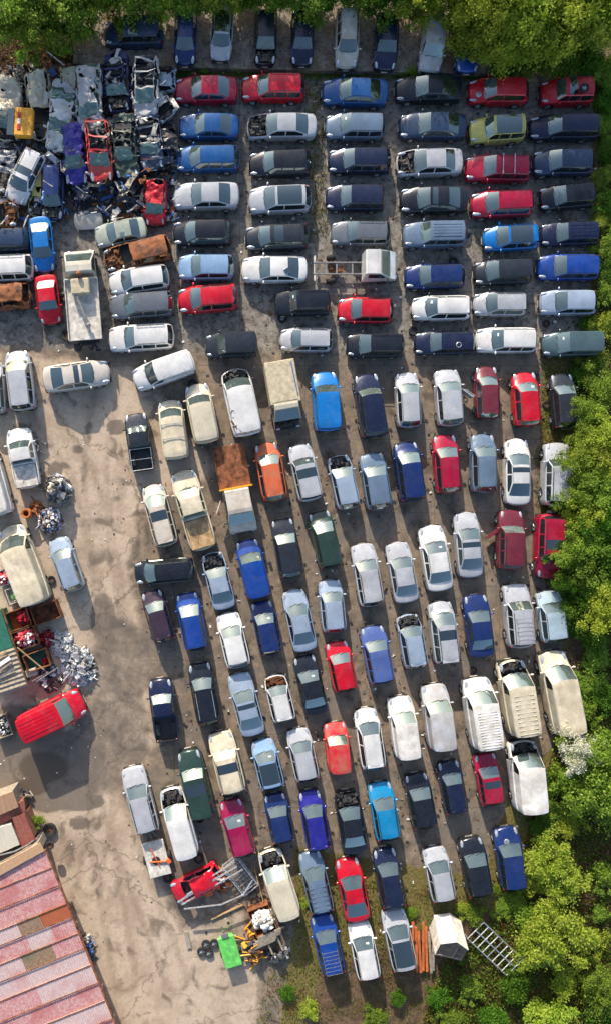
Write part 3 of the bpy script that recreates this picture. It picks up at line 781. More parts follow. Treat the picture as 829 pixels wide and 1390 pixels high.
one('teal nosed off-roader with beige roof and small square hatch', LG, 206,658, 228,741, 35, 'mpv', 'beige', '', c2=(.05,.12,.15), sunroof=1, pm='paint_dirty', gm='pale_glass')
one('big cream pickup with a rusty orange bed cover beside the rust flatbed truck', LG, 247,639, 278,746, 46, 'pickup', 'cream', '', bedcover=1, pm='paint_dirty', gm='pale_glass')
one('black people carrier parked sideways below the big cream pickup', LG, 183,779, 264,771, 35, 'mpv', 'black')

# ------------------------------------------------------------------ the heap of crushed cars in the corner
KG = 'crushed and stripped cars in the corner heap'
WI = [100]
def wreck(label, *a, tilt=0, amp=.14, crush=.35, bend=.5, **k):
    WI[0] += 1
    o = dict(wreck=WI[0], amp=amp, crush=crush, bend=bend, pm='paint_wreck', shell=1, nobon=1); o.update(k)
    e = one(label, KG, *a, **o); q = random.Random(WI[0])
    e.rotation_mode = 'XYZ'; e.rotation_euler = (q.uniform(-.14, .14), q.uniform(-.09, .09), e.rotation_euler.z + q.uniform(-.05, .05)); return e
wreck('cream crushed car shell at the top of the heap, beside the crumpled white wreck', 58,190, 52,97, 38, 'estate', 'cream', crush=.5)
wreck('crumpled white saloon with torn roof, green windscreen and intact bonnet, beside the yellow wreck', 80,208, 88,112, 42, 'saloon', 'white', z=.5, amp=.26, crush=.4, shell=0, nobon=0, gm='green_glass', pm='paint_dirty')
wreck('cream hatchback wreck with a green rear window, squeezed behind the silver wreck', 97,170, 97,90, 32, 'hatch', 'cream', amp=.18, crush=.3, shell=0, gm='green_glass')
wreck('silver crushed hatchback on top of another, beside the dark blue crushed car', 124,180, 122,86, 38, 'hatch', 'silver', z=1.0, amp=.2, crush=.45, shell=0, nobon=0, gm='green_glass', pm='paint_dirty')
wreck('dark blue crushed saloon at the back of the heap between two silver wrecks', 160,152, 159,72, 38, 'saloon', 'dark blue', z=.7, amp=.17, crush=.38, shell=0, gm='green_glass', noroof=1)
wreck('silver stripped hatchback with open boot and green windscreen, above the black wreck', 200,157, 197,75, 40, 'hatch', 'silver', z=1.0, amp=.18, crush=.4, shell=0, nobon=0, gm='green_glass', noroof=1, pm='paint_dirty')
wreck('silver car shell on its side beside the crimson saloon', 230,158, 205,128, 34, 'hatch', 'silver', z=.5, amp=.2, crush=.3)
wreck('pale crushed hatchback tail behind the stripped silver hatchback', 226,86, 222,124, 30, 'hatch', 'silver blue', z=.2, amp=.2, crush=.3)
wreck('red car shell with intact bonnet and green windscreen in mid heap', 138,246, 130,161, 38, 'hatch', 'red', z=1.1, amp=.12, crush=.45, shell=0, nobon=0, gm='green_glass', noroof=1, pm='paint_dirty')
wreck('dark green crushed saloon with flat square bonnet beside the red shell', 172,242, 169,155, 38, 'saloon', 'dark green', z=.8, amp=.17, crush=.38, shell=0, nobon=0, gm='green_glass', c2=(.02,.10,.11), noroof=1)
wreck('black crushed saloon with red tail lamps beside the dark green wreck', 206,229, 201,155, 37, 'saloon', 'slate blue', z=.8, amp=.18, crush=.45, shell=0, nobon=0, gm='green_glass', noroof=1)
wreck('indigo crushed hatchback under the red shell', 104,250, 101,166, 36, 'hatch', 'indigo', z=.4, amp=.2, crush=.4, shell=0, nobon=0, gm='green_glass')
wreck('black engine bay wreck between the black saloon and the mid blue estate', 232,228, 226,170, 32, 'hatch', 'black', z=.2, amp=.22, crush=.3)
one('white hatchback with a sunroof leaning against the corner heap', KG, 18,274, 52,205, 36, 'hatch', 'white', '', sunroof=1, z=.25, rails=1)
one('royal blue hatchback with a stripped nose at the foot of the heap', KG, 71,298, 73,223, 33, 'hatch', 'dark blue', '', z=.15, c2=None, nobon=1)
wreck('yellow hatchback shell pressed beneath the royal blue hatchback', 50,294, 58,232, 28, 'hatch', 'yellow', amp=.1, crush=.5)
wreck('burnt orange car shell cut by the edge of the picture', 24,289, -44,291, 38, 'hatch', 'rust', z=.5, pm='paint_rust', rusty=1, amp=.12, crush=.3)
one('bright blue saloon with an open boot above the pink red saloon', KG, 61,369, 54,294, 33, 'saloon', 'bright blue', '', gm='glass')
one('dark slate estate partly out of view beside the bright blue saloon', KG, -46,328, 41,325, 32, 'estate', 'slate blue')
one('white estate partly out of view beside the pink red saloon', KG, -40,366, 47,363, 38, 'estate', 'white', '', rails=1)
wreck('rusty burnt car carcass partly out of view below the white estate', -40,406, 43,402, 38, 'hatch', 'rust', pm='paint_rust', rusty=1, amp=.1, crush=.25)
one('pink red saloon parked below the bright blue saloon', KG, 70,439, 61,373, 33, 'saloon', 'red', '')
wreck('black stripped carcass with a rusty engine beside the red wreck', 172,302, 171,246, 40, 'hatch', 'black', rusty=1, amp=.2, crush=.35)
wreck('red stripped wreck with a torn bumper above the burnt car shell', 212,305, 211,243, 35, 'hatch', 'red', shell=0, nobon=0, amp=.15, crush=.4, gm='green_glass')
wreck('navy wreck buried below the indigo hatchback in the heap', 125,292, 108,246, 36, 'hatch', 'navy', amp=.3, crush=.5)
wreck('burnt rusty car shell with a stripped black nose above the white estate', 141,354, 232,336, 38, 'estate', 'rust', pm='paint_rust', rusty=1, amp=.06, crush=.15)
wreck('dusty green-windowed truck cab wreck beside the yellow wreck', 10,190, 12,112, 44, 'van', 'cream', amp=.16, crush=.45, shell=0, gm='green_glass', pm='paint_dirty')
wreck('grey crushed car base below the yellow wreck', 12,262, 14,200, 40, 'hatch', 'grey', amp=.25, crush=.5)
wreck('blue grey wreck under the stripped silver hatchback', 226,250, 222,190, 32, 'hatch', 'slate blue', amp=.2, crush=.5)
wreck('dark crushed shell at the top edge of the heap below the grass bank', 10,112, 40,94, 30, 'hatch', 'charcoal', amp=.25, crush=.5)

# ------------------------------------------------------------------ trucks, trailer, yellow wreck
def root_at(name, label, cat, fx, fy, rx, ry, z=0, group=None, zz=.8):
    a = Vector(P(fx, fy, z + zz)); b = Vector(P(rx, ry, z + zz)); c = (a + b) / 2; d = a - b
    r = empty(name, (c.x, c.y, z), math.atan2(d.y, d.x)); tag(r, label, cat, group); ALLLAB.add(label)
    return r, d.length
def part(root, name, mb, mat, col=None, bevel=0, ang=35):
    return new_obj(name, mb.mesh(name, bevel=bevel, ang=ang), root, mat, col)
def wheels(root, xs, y, r=.38, w=.12):
    tw = MB().lathe([(r * .58, -w), (r * .93, -w), (r, -w * .7), (r, w * .7), (r * .93, w), (r * .58, w), (r * .58, -w)], 'y').mesh('wheel')
    rm = MB().lathe([(.001, -w * .4), (r * .5, -w * .4), (r * .6, -w * .9), (r * .6, w * .9), (r * .5, w * .4), (.001, w * .4)], 'y').mesh('rim')
    for x in xs:
        for s in (-1, 1):
            o = new_obj('wheel', tw, root, 'tyre'); o.location = (x, s * y, r); new_obj('rim', rm, o, 'rusty_rim')
def cab(root, x0, x1, W, Hh, col, mat='paint', z0=.55, nose=.55, stripped=False, windscreen='glass', bump_=True):
    """cab whose nose is at x1 and back wall at x0"""
    hw = W / 2; xn = x1; xc = x1 - nose; xr = xc - .75; b = MB()
    prof = [(xn, z0, .90), (xn, z0 + .42, .94), (xn - .10, z0 + .62, .96), (xc, z0 + .85, .97), (xr, Hh - .05, .84), (xr - .25, Hh, .84), (x0 + .1, Hh, .84), (x0, Hh - .12, .84), (x0, z0, .97)]
    def ringp(i):
        x, z, f = prof[i]; return [(x, hw * f, z), (x, -hw * f, z)]
    g = MB(); sw = []
    for i in range(len(prof) - 1):
        a, c = ringp(i), ringp(i + 1); vs = [a[0], a[1], c[1], c[0]]
        if i == 3: 
            ins = []
            for k, (p, q_) in enumerate(((a[0], c[0]), (a[1], c[1]))):
                pass
            wv = [(xc - .04, hw * .88, z0 + .90), (xc - .04, -hw * .88, z0 + .90), (xr + .05, -hw * .76, Hh - .09), (xr + .05, hw * .76, Hh - .09)]
            g.add([(v[0] + .035, v[1], v[2] + .03) for v in wv], [(0, 1, 2, 3)]); b.add(vs, [(0, 1, 2, 3)])
        elif i <= 2 and stripped: continue
        else: b.add(vs, [(0, 1, 2, 3)])
    for s in (1, -1):
        side = [(x, s * hw * f, z) for x, z, f in prof]; b.add(side, [tuple(range(len(side)))])
    part(root, 'cab', b, mat, col)
    part(root, 'windscreen', g, windscreen)
    for s in (1, -1):
        m = MB(); y = s * (hw * .97)
        m.add([(xc - .25, s * (hw * .965 + .012), z0 + .85), (x0 + .25, s * (hw * .965 + .012), z0 + .85), (x0 + .25, s * (hw * .86 + .012), Hh - .22), (xr + .05, s * (hw * .86 + .012), Hh - .22)], [(0, 1, 2, 3)])
        part(root, 'side_window', m, 'dark_glass')
        m = MB(); m.box((xc - .15, s * (hw + .16), z0 + .95), (.08, .22, .26)); m.tube((xc - .15, s * hw * .9, z0 + .8), (xc - .15, s * (hw + .1), z0 + .9), .02, 5)
        part(root, 'wing_mirror', m, 'black_plastic')
        m = MB(); m.ell((xn - .02, s * hw * .72, z0 + .38), (.09, .17, .10)); part(root, 'headlight', m, 'headlight')
    m = MB(); m.box((xn - .03, 0, z0 - .02), (.16, W * .96, .24)); part(root, 'bumper', m, 'black_plastic', bevel=.03)
TG = 'trucks and trailers in the yard'
# chassis cab, nose east
r, ln = root_at('chassis_cab_truck', 'white chassis cab truck with bare frame rails and no load bed', 'truck', 536, 363, 425, 363)
hx = ln / 2; cab(r, hx - 2.3, hx, 1.95, 2.05, COL['white'])
m = MB()
for s in (-1, 1): m.box((-.95, s * .40, .62), (ln - 1.9, .08, .14))
for x in (-hx + .15, -hx + .9, -1.2, -.1): m.box((x, 0, .62), (.09, .74, .09))
part(r, 'chassis_frame', m, 'steel')
m = MB(); m.box((-hx + .12, 0, .60), (.12, 1.75, .12)); part(r, 'rear_crossbar', m, 'white_dirty')
m = MB(); m.box((-1.0, 0, .42), (.5, .4, .3)); m.tube((-hx + 1.3, -.8, .38), (-hx + 1.3, .8, .38), .08, 8); m.ell((-hx + 1.3, 0, .4), (.22, .2, .2)); part(r, 'axle', m, 'rust')
wheels(r, (hx - .85, -hx + 1.3), .82, .34)
# recovery truck, nose at the top
r, ln = root_at('recovery_truck', 'dirty white recovery truck with a slanting tow boom and a wrecked rear end', 'truck', 109, 342, 119, 468)
hx = ln / 2; cab(r, hx - 1.85, hx, 2.1, 2.15, COL['pale grey'], 'paint_dirty', nose=.35)
m = MB(); m.box((-.95, 0, 1.35), (ln - 2.3, 2.25, .12)); 
for s in (-1, 1): m.box((-.95, s * 1.12, 1.46), (ln - 2.3, .06, .25))
m.box((hx - 2.15, 0, 1.5), (.08, 2.2, .5)); part(r, 'flat_bed', m, 'white_dirty', bevel=.02)
m = MB(); m.box((hx - 2.75, 0, 1.75), (1.05, 1.25, .6)); part(r, 'winch_box', m, 'cream_dirty', bevel=.06)
m = MB(); m.tube((hx - 2.6, .55, 1.9), (-hx + .95, -.35, 1.75), .10, 8, .14); m.ell((-hx + 1.1, -.32, 1.75), (.22, .18, .16)); m.tube((-hx + 1.0, -.35, 1.7), (-hx + .6, -.35, 1.35), .04, 6); part(r, 'tow_boom', m, 'steel')
m = MB(); m.box((hx - 2.0, .0, 2.05), (.25, .25, .4)); m.ell((hx - 2.0, 0, 2.3), (.18, .18, .14)); part(r, 'beacon', m, 'rust')
m = MB(); rr = random.Random(4)
for _ in range(26): m.box((-hx + rr.uniform(-.4, .55), rr.uniform(-.8, .8), rr.uniform(.4, 1.0)), (rr.uniform(.1, .5), rr.uniform(.1, .4), rr.uniform(.1, .3)), rr.uniform(0, 3))
part(r, 'tow_gear', m, 'dark_scrap')
m = MB(); m.box((-.6, 0, .75), (ln - 1.2, .8, .25)); part(r, 'chassis_frame', m, 'black_plastic')
wheels(r, (hx - .8, -hx + 1.2), .92, .42, .14)
# tan flat-roofed box truck, nose down
r, ln = root_at('box_truck', 'tan flat-roofed truck with rust-stained top and a missing nose panel', 'truck', 392, 580, 377, 490, zz=1.3)
hx = ln / 2; cab(r, hx - 1.7, hx, 1.95, 1.95, COL['cream'], 'paint_dirty', nose=.5, stripped=True, windscreen='dark_glass')
m = MB(); m.box((-.75, 0, 1.25), (ln - 1.7, 2.05, 1.35)); part(r, 'cargo_box', m, 'cream_dirty', bevel=.04)
m = MB(); m.box((-.75, 0, 1.935), (ln - 2.0, 1.7, .02)); part(r, 'roof_panel', m, 'cream_dirty')
m = MB(); m.tube((-hx + .3, .78, 1.98), (.2, .88, 1.98), .04, 6); part(r, 'rope', m, 'blue_scrap')
m = MB(); rr = random.Random(9)
for _ in range(20): m.box((hx - rr.uniform(.1, .6), rr.uniform(-.7, .7), rr.uniform(.5, .95)), (rr.uniform(.1, .4), rr.uniform(.1, .3), rr.uniform(.1, .25)), rr.uniform(0, 3))
part(r, 'engine', m, 'engine')
m = MB(); m.box((0, 0, .5), (ln - .8, .8, .25)); part(r, 'chassis_frame', m, 'black_plastic')
wheels(r, (hx - .85, -hx + 1.0), .85, .36)
# rust flatbed, nose down
r, ln = root_at('flatbed_truck', 'rust red flatbed truck with a yellow bulkhead and beige cab', 'truck', 331, 722, 309, 604, zz=1.1)
hx = ln / 2; cab(r, hx - 3.0, hx, 1.95, 2.0, COL['beige'], 'paint_dirty', nose=.62)
m = MB(); m.box((-1.55, 0, .95), (ln - 3.15, 2.15, .14))
for s in (-1, 1): m.box((-1.55, s * 1.07, 1.10), (ln - 3.15, .05, .22))
part(r, 'flat_bed', m, 'rust', bevel=.02)
m = MB(); m.box((hx - 3.1, 0, 1.25), (.12, 2.3, .75)); part(r, 'bulkhead', m, 'amber')
m = MB(); m.box((-.1, 0, .6), (ln - .8, .8, .25)); part(r, 'chassis_frame', m, 'black_plastic')
m = MB(); m.box((hx - 2.0, -1.40, 1.2), (.9, .06, .7), -.5); part(r, 'door', m, 'white_dirty')
wheels(r, (hx - .9, -hx + 1.1), .85, .38)
# trailer
r, ln = root_at('small_trailer', 'white topped trailer with a round dark hole behind the silver estate', 'trailer', 207, 1142, 219, 1189, zz=.7)
hx = ln / 2
m = MB(); m.box((0, 0, .72), (ln, 1.55, .10)); m.box((0, 0, .55), (ln - .1, 1.45, .25)); part(r, 'trailer_body', m, 'white_dirty', bevel=.04)
m = MB(); m.lathe([(.001, .78), (.26, .78), (.30, .775)], 'z', (-.1, .05, 0)); part(r, 'winch_hole', m, 'black_plastic')
m = MB(); m.tube((hx, 0, .5), (hx + .9, .15, .5), .05); m.tube((hx, .5, .5), (hx + .9, .15, .5), .04); m.tube((hx, -.5, .5), (hx + .9, .15, .5), .04); part(r, 'drawbar', m, 'steel')
wheels(r, (-.1,), .86, .30)
m = MB(); m.tube((-.5, -.1, .85), (.9, .2, .9), .04); m.tube((-.35, -.9, .84), (-.05, .5, .86), .05); m.box((-.3, -.8, .86), (.3, .25, .12), .4)
tool = new_obj('mechanic_tool', m.mesh('mechanic_tool'), None, 'orange_paint'); tool.location = r.location; tool.rotation_euler = r.rotation_euler
tag(tool, 'orange handled iron bars lying across the white trailer', 'tool')
# yellow wreck
r, ln = root_at('yellow_van_tail', 'squashed amber yellow van tail with red and white lamps on the heap', 'van', 47, 168, 10, 166, z=1.5, zz=.3)
f = deformer(77, .10, .2, .2)
m = MB(); m.box((.25, 0, .3), (1.25, 1.95, .45)); part(r, 'van_tail', m, 'amber', bevel=.08)
m = MB(); m.box((-.65, 0, .3), (.5, 1.8, .3)); part(r, 'rear_glass', m, 'dark_glass', bevel=.05)
for y, mat in ((.42, 'red_loose'), (.0, 'paper'), (-.40, 'red_loose')):
    m = MB(); m.box((-.05, y, .54), (.22, .34, .05)); part(r, 'tail_light', m, mat)
# red front shell with bent rails
def px(x, y, z=0): a = P(x, y, z); return Vector((a[0], a[1], z))
shell = one('red car front end sawn off, lying among aluminium rails', 'scrap around the sawn red car', 236,1215, 300,1186, 44, 'hatch', 'red', '', shell=1, nobon=0, wreck=55, amp=.06, crush=.55, pm='paint', nowheels=1)
m = MB()
for a, b in (((243, 1224), (322, 1176)), ((247, 1228), (330, 1180)), ((250, 1234), (300, 1228)), ((300, 1228), (330, 1215)), ((330, 1215), (343, 1195)), ((262, 1206), (318, 1170)), ((254, 1214), (312, 1182)), ((248, 1220), (268, 1206))):
    m.tube(px(*a, .95), px(*b, 1.0), .055, 6)
tag(new_obj('ladder_rack', m.mesh('ladder_rack'), None, 'aluminium'), 'bent aluminium rail frame lying over the sawn red car', 'rack', 'scrap around the sawn red car')
# wire cage
m = MB(); c0, c1 = px(312, 1172, .8), px(341, 1209, .8); d = (c1 - c0); nrm = Vector((-d.y, d.x, 0)).normalized() * .62; 
cs = [c0 + nrm, c1 + nrm, c1 - nrm, c0 - nrm]
for zz in (.35, .8):
    for i in range(4):
        a, b = cs[i].copy(), cs[(i + 1) % 4].copy(); a.z = b.z = zz; m.tube(a, b, .04)
for i in range(1, 9):
    a = cs[0].lerp(cs[1], i / 9); b = cs[3].lerp(cs[2], i / 9); a.z = b.z = .4; m.tube(a, b, .018, 4)
for i in range(1, 4):
    a = cs[0].lerp(cs[3], i / 4); b = cs[1].lerp(cs[2], i / 4); a.z = b.z = .42; m.tube(a, b, .018, 4)
for c_ in cs: m.tube((c_.x, c_.y, 0), (c_.x, c_.y, .8), .04)
tag(new_obj('steel_cage', m.mesh('steel_cage'), None, 'aluminium'), 'open steel roof basket between the sawn red car and cream small van', 'basket', 'scrap around the sawn red car')

# ------------------------------------------------------------------ loose wheels, hubcaps and things lying on cars
tyre_me = MB().lathe([(.17, .02), (.30, 0), (.325, .09), (.30, .18), (.17, .16), (.16, .09), (.17, .02)], 'z').mesh('tyre')
trim_me = MB().lathe([(.001, .10), (.15, .09), (.19, .13)], 'z').mesh('rim')
b = MB()
for i in range(5): a = i * 1.2566; b.tube((0, 0, .13), (.18 * math.cos(a), .18 * math.sin(a), .14), .025, 5)
b.lathe([(.001, .06), (.17, .06), (.19, .15)], 'z'); alloy_me = b.mesh('rim')
def tyre(x, y, label, z=0, s=1.0, rim='rusty_rim', alloy=False, group='loose wheels lying about the yard'):
    r = new_obj('loose_wheel', tyre_me, None, 'tyre'); p = P(x, y, z + .1); r.location = (p[0], p[1], z); r.scale = (s, s, s)
    tag(r, label, 'wheel', group)
    if rim: new_obj('rim', alloy_me if alloy else trim_me, r, rim)
    return r
tyre(68, 1126, 'big black tyre beside the red sheet roof and the leafy plant', s=1.5)
tyre(68, 1148, 'small tyre on a post at the corner of the long red roof', s=.9, z=.9)
tyre(270, 1165, 'black wheel standing between white small van and sawn red car', s=1.2)
tyre(228, 1192, 'black wheel beside the back corner of the white trailer', s=1.0)
tyre(280, 1282, 'alloy wheel at the top of the cluster beside the lime green cart', alloy=True, rim='rim')
tyre(291, 1281, 'alloy wheel nearest the lime green cart', alloy=True, rim='rim')
tyre(274, 1292, 'alloy wheel on the west side of the cluster by the cart', alloy=True, rim='rim')
tyre(284, 1294, 'alloy wheel at the bottom of the cluster by the cart', alloy=True, rim='rim')
tyre(343, 1213, 'bare tyre above the crate of white bags, beside the steel basket', rim=None)
tyre(345, 1222, 'dark wheel directly above the crate of white bags')
tyre(358, 1220, 'small wheel beside the bonnetless cream van and crate', s=.8)
tyre(696, 1235, 'wheel lying in weeds below the dark blue estate', rim='rim')
tyre(383, 432, 'wheel turned out beside the black off-roader nose', rim='rim', alloy=True)
tyre(92, 455, 'large wheel lying beside the tail of the recovery truck', s=1.35)
tyre(87, 404, 'black tyre beside the recovery truck bed', s=.9)
tyre(741, 549, 'silver hubcap wheel between red and charcoal hatchbacks', rim='rim', s=.8)
tyre(741, 439, 'pale wheel below the silver blue hatchback by the weeds', rim='aluminium', s=.8)
tyre(642, 910, 'pale wheel below the dark blue saloon above the white ribbed van', rim='aluminium', s=.8)
tyre(560, 449, 'black tyre against the nose of the navy estate', rim=None)
tyre(262, 521, 'black hose-like tyre at the nose of the cream small van', rim=None, s=1.1)
tyre(271, 1112, 'small wheel at the tail of the dark green off-roader', s=.9)
tyre(615, 355, 'dark tyre above the dark blue estate tail', rim=None)
tyre(70, 787, 'rusty wheel beside the tail of the long cream van', s=.9)
# things resting on cars
r = new_obj('loose_wheel', tyre_me, None, 'tyre'); p = P(792, 120, 1.85); r.location = (*p, 1.80); tag(r, 'alloy wheel lying on the roof of the red off-roader', 'wheel'); new_obj('rim', alloy_me, r, 'rim')
m = MB().lathe([(.16, 0), (.19, .03), (.16, .06), (.14, .03), (.16, 0)], 'z'); o = new_obj('steel_ring', m.mesh('steel_ring'), None, 'aluminium'); o.location = (*P(622, 468, 1.5), 1.5); tag(o, 'small steel ring on the roof of the navy estate', 'ring')
cap = MB().lathe([(.001, .05), (.10, .05), (.19, .03), (.205, 0)], 'z', n=16).mesh('hubcap')
for x, y, z, t_ in ((760, 613, .98, 'silver hubcap on the bonnet of the silver off-roader'), (618, 1075, 1.30, 'silver hubcap on the windscreen of the navy hatchback'), (687, 1143, 1.0, 'pale hubcap on the bonnet of the dark blue estate')):
    o = new_obj('hubcap', cap, None, 'aluminium'); o.location = (*P(x, y, z), z); tag(o, t_, 'hubcap', 'hubcaps left on cars')
m = MB(); m.box((0, 0, 0), (.42, .36, .05), .5); o = new_obj('hatch_lid', m.mesh('hatch_lid', bevel=.015), None, 'dark_glass'); o.location = (*P(390, 367, 1.47), 1.47); tag(o, 'black square lid lying on the roof of the white saloon', 'lid')
o = new_obj('speaker_disc', cap, None, 'black_plastic'); o.location = (*P(649, 128, .98), .97); tag(o, 'black round cap on the bonnet of the red hatchback', 'cap')
rr = random.Random(31); m = MB()
for _ in range(60):
    x, y = rr.gauss(330, 9), rr.gauss(572, 12)
    if 314 < x < 348 and 535 < y < 590: p = P(x, y, 2.05); m.box((p[0], p[1], 2.06), (rr.uniform(.06, .3), rr.uniform(.04, .12), .02), rr.uniform(0, 3))
tag(new_obj('fallen_leaves', m.mesh('fallen_leaves'), None, 'dead_leaf'), 'brown leaves scattered on the stripped-nose white van roof', 'leaves', None, 'stuff')
# loose bonnet in front of the heap
m = MB(); n = 8
for i in range(n):
    for j in range(n):
        def q_(a, b): u, v = a / n * 2 - 1, b / n * 2 - 1; return (u * 1.0 * (1 - .12 * v * v), v * .62 * (1 - .10 * u * u), .42 - .10 * (u * u + v * v) + .1 * v)
        m.add([q_(i, j), q_(i + 1, j), q_(i + 1, j + 1), q_(i, j + 1)], [(0, 1, 2, 3)])
o = new_obj('loose_bonnet', m.mesh('loose_bonnet'), None, 'paint_dirty', COL['pale grey']); o.location = (*P(120, 298, .5), .1); o.rotation_euler = (0, 0, .08)
tag(o, 'loose pale grey bonnet panel lying at the foot of the heap', 'bonnet')

# ------------------------------------------------------------------ bins, heaps and crates along the west side
def crate(name, label, cat, cx, cy, lw, wd, rz, h, mat, floor='rust', group=None):
    p = P(cx, cy, h * .5); r = empty(name, (p[0], p[1], 0), rz); tag(r, label, cat, group); t = .05
    for dx, dy, a, b in ((0, wd / 2 - t / 2, lw, t), (0, -wd / 2 + t / 2, lw, t), (lw / 2 - t / 2, 0, t, wd - 2 * t), (-lw / 2 + t / 2, 0, t, wd - 2 * t)):
        m = MB(); m.box((dx, dy, h / 2 + .03), (a, b, h)); part(r, 'side_panel', m, mat)
    m = MB(); m.box((0, 0, .10), (lw - 2 * t, wd - 2 * t, .06)); part(r, 'bin_floor', m, floor)
    return r
def heap(name, label, cat, cx, cy, rx, ry, hz, rz, n, size, mats, seed, kind='stuff', z=0, tubes=.2, group=None):
    """a heap of scrap: one piece-of-junk mesh per colour family under one thing"""
    rr = random.Random(seed); p = P(cx, cy, z + hz * .5)
    mb = [MB() for _ in mats]
    for i in range(n):
        a, q = rr.uniform(0, 6.28), math.sqrt(rr.random()); x, y = rx * q * math.cos(a), ry * q * math.sin(a)
        top = hz * (1 - q ** 2.2) + .05; zc = z + rr.uniform(top * .45, top)
        k = rr.randrange(len(mats)); s = size * rr.uniform(.6, 1.5)
        from mathutils import Euler
        tl = Euler((rr.uniform(-.7, .7), rr.uniform(-.7, .7), 0)).to_matrix()
        if rr.random() < tubes: mb[k].tube((x, y, zc), (x + rr.uniform(-1, 1) * s * 1.8, y + rr.uniform(-1, 1) * s * 1.8, zc + rr.uniform(-.1, .15)), s * .12, 5)
        elif rr.random() < .35: mb[k].ell((x, y, zc), (s * .5, s * .4, s * .3), 7, 4)
        else: mb[k].box((x, y, zc), (s, s * rr.uniform(.35, .9), s * rr.uniform(.15, .6)), rr.uniform(0, 3.14), tl)
    V_, F_, MI = [], [], []
    for k, m_ in enumerate(mb):
        o0 = len(V_); V_ += m_.v; F_ += [tuple(i + o0 for i in f) for f in m_.f]; MI += [k] * len(m_.f)
    me = bpy.data.meshes.new(name); me.from_pydata(V_, [], F_); 
    for x in mats: me.materials.append(M[x])
    me.polygons.foreach_set('material_index', MI); me.update()
    o = bpy.data.objects.new(name, me); C.objects.link(o); o.location = (p[0], p[1], 0); o.rotation_euler = (0, 0, rz)
    tag(o, label, cat, group, kind); return o
BG = 'steel scrap bins beside the corrugated container'
def rect_heap(*a, **k): return heap(*a, **k)
A = R(20)
crate('scrap_bin', 'orange floored bin half full of dark red lamps', 'bin', 26, 840, 1.7, 1.35, A, .8, 'rust', 'rust_orange', BG)
heap('lamp_scrap', 'dark red car lamps heaped in the orange floored bin', 'scrap', 31, 838, .5, .55, .5, A, 60, .20, ['tail_dark', 'red_loose'], 1, z=.35, tubes=0)
crate('scrap_bin', 'bin heaped full of bright red and pink tail lamps', 'bin', 35, 866, 1.85, 1.35, A, .9, 'rust', 'rust', BG)
heap('lamp_scrap', 'bright red and pink tail lamps filling the middle bin', 'scrap', 35, 866, .85, .62, .45, A, 170, .22, ['red_loose', 'tail_pink', 'tail_red', 'paper'], 2, z=.6, tubes=.05)
heap('lamp_scrap', 'heap of dark red round lamps on the ground beside the full bin', 'scrap', 64, 868, .55, .6, .6, A, 80, .20, ['tail_dark', 'tail_red'], 3, tubes=0)
crate('scrap_bin', 'open green floored bin holding a few red lamps', 'bin', 52, 895, 1.7, 1.25, A, .9, 'rust', 'green_paint', BG)
heap('lamp_scrap', 'few bright red lamps in a corner of the green floored bin', 'scrap', 63, 897, .28, .25, .3, A, 14, .20, ['red_loose'], 5, z=.12, tubes=0)
crate('scrap_bin', 'empty brown rusty bin below the tail of the long cream van', 'bin', 64, 831, 1.9, 1.25, A, .8, 'rust', 'rust', BG)
crate('white_crate', 'white crate full of red and white parts beside the long cream van', 'crate', 9, 783, 1.1, 1.1, A, .6, 'aluminium', 'steel')
heap('lamp_scrap', 'red and white parts heaped in the white crate', 'scrap', 9, 783, .5, .5, .4, A, 70, .2, ['red_loose', 'paper', 'tail_pink'], 6, z=.45, tubes=.1)
crate('white_tub', 'white tub with green and yellow scraps below the white crate', 'tub', 21, 807, 1.0, 1.1, A, .6, 'white_dirty', 'white_dirty')
heap('wire_scrap', 'green and yellow wire scraps in the white tub', 'scrap', 22, 811, .35, .4, .3, A, 50, .16, ['wood', 'lime', 'steel'], 8, z=.35, tubes=.6)
heap('casting_scrap', 'silver aluminium castings heaped above the red van', 'scrap', 86, 877, .8, 1.05, .5, A, 160, .27, ['alu_castings', 'white_dirty', 'alu_castings', 'aluminium'], 9)
heap('casting_scrap', 'larger pile of silver castings next to the red van nose', 'scrap', 106, 906, 1.2, 1.4, .6, A, 250, .28, ['alu_castings', 'steel', 'alu_castings', 'aluminium'], 10)
heap('frame_scrap', 'black and silver frame scrap above the red van roof', 'scrap', 68, 921, .8, 1.0, .5, A, 80, .28, ['dark_scrap', 'aluminium', 'grey_scrap'], 11, tubes=.5)
heap('bale_scrap', 'baled dark scrap with cream and white sheets beside the white pickup', 'scrap', 77, 664, .75, .95, 1.5, .2, 150, .40, ['grey_scrap', 'dark_scrap', 'grey_scrap', 'dark_scrap', 'paper', 'cream_dirty', 'steel', 'grey_scrap'], 12, tubes=.05)
heap('mixed_scrap', 'crate heap of white, blue and brown bits above the silver blue saloon', 'scrap', 66, 707, .85, .95, 1.2, .2, 420, .17, ['paper', 'alu_castings', 'blue_scrap', 'rust', 'white_dirty', 'dark_scrap'], 13, tubes=.05)
heap('rusty_scrap', 'rusty orange scrap beside the brown barrel', 'scrap', 49, 689, .4, .45, .5, .2, 40, .25, ['rust_orange', 'rust'], 14)
m = MB().lathe([(.001, .05), (.30, .05), (.34, .1), (.36, .5), (.34, .88), (.30, .9), (.20, .88), (.18, .3), (.001, .28)], 'z'); o = new_obj('barrel', m.mesh('barrel'), None, 'rust_orange'); o.location = (*P(36, 697, .8), 0); tag(o, 'rusty brown barrel with a dark open mouth', 'barrel')
m = MB(); m.box((0, 0, .35), (.75, .5, .7), A); o = new_obj('white_box', m.mesh('white_box', bevel=.04), None, 'white_dirty'); o.location = (*P(43, 913, .6), 0); tag(o, 'small white box between the green floored bin and frame scrap', 'box')
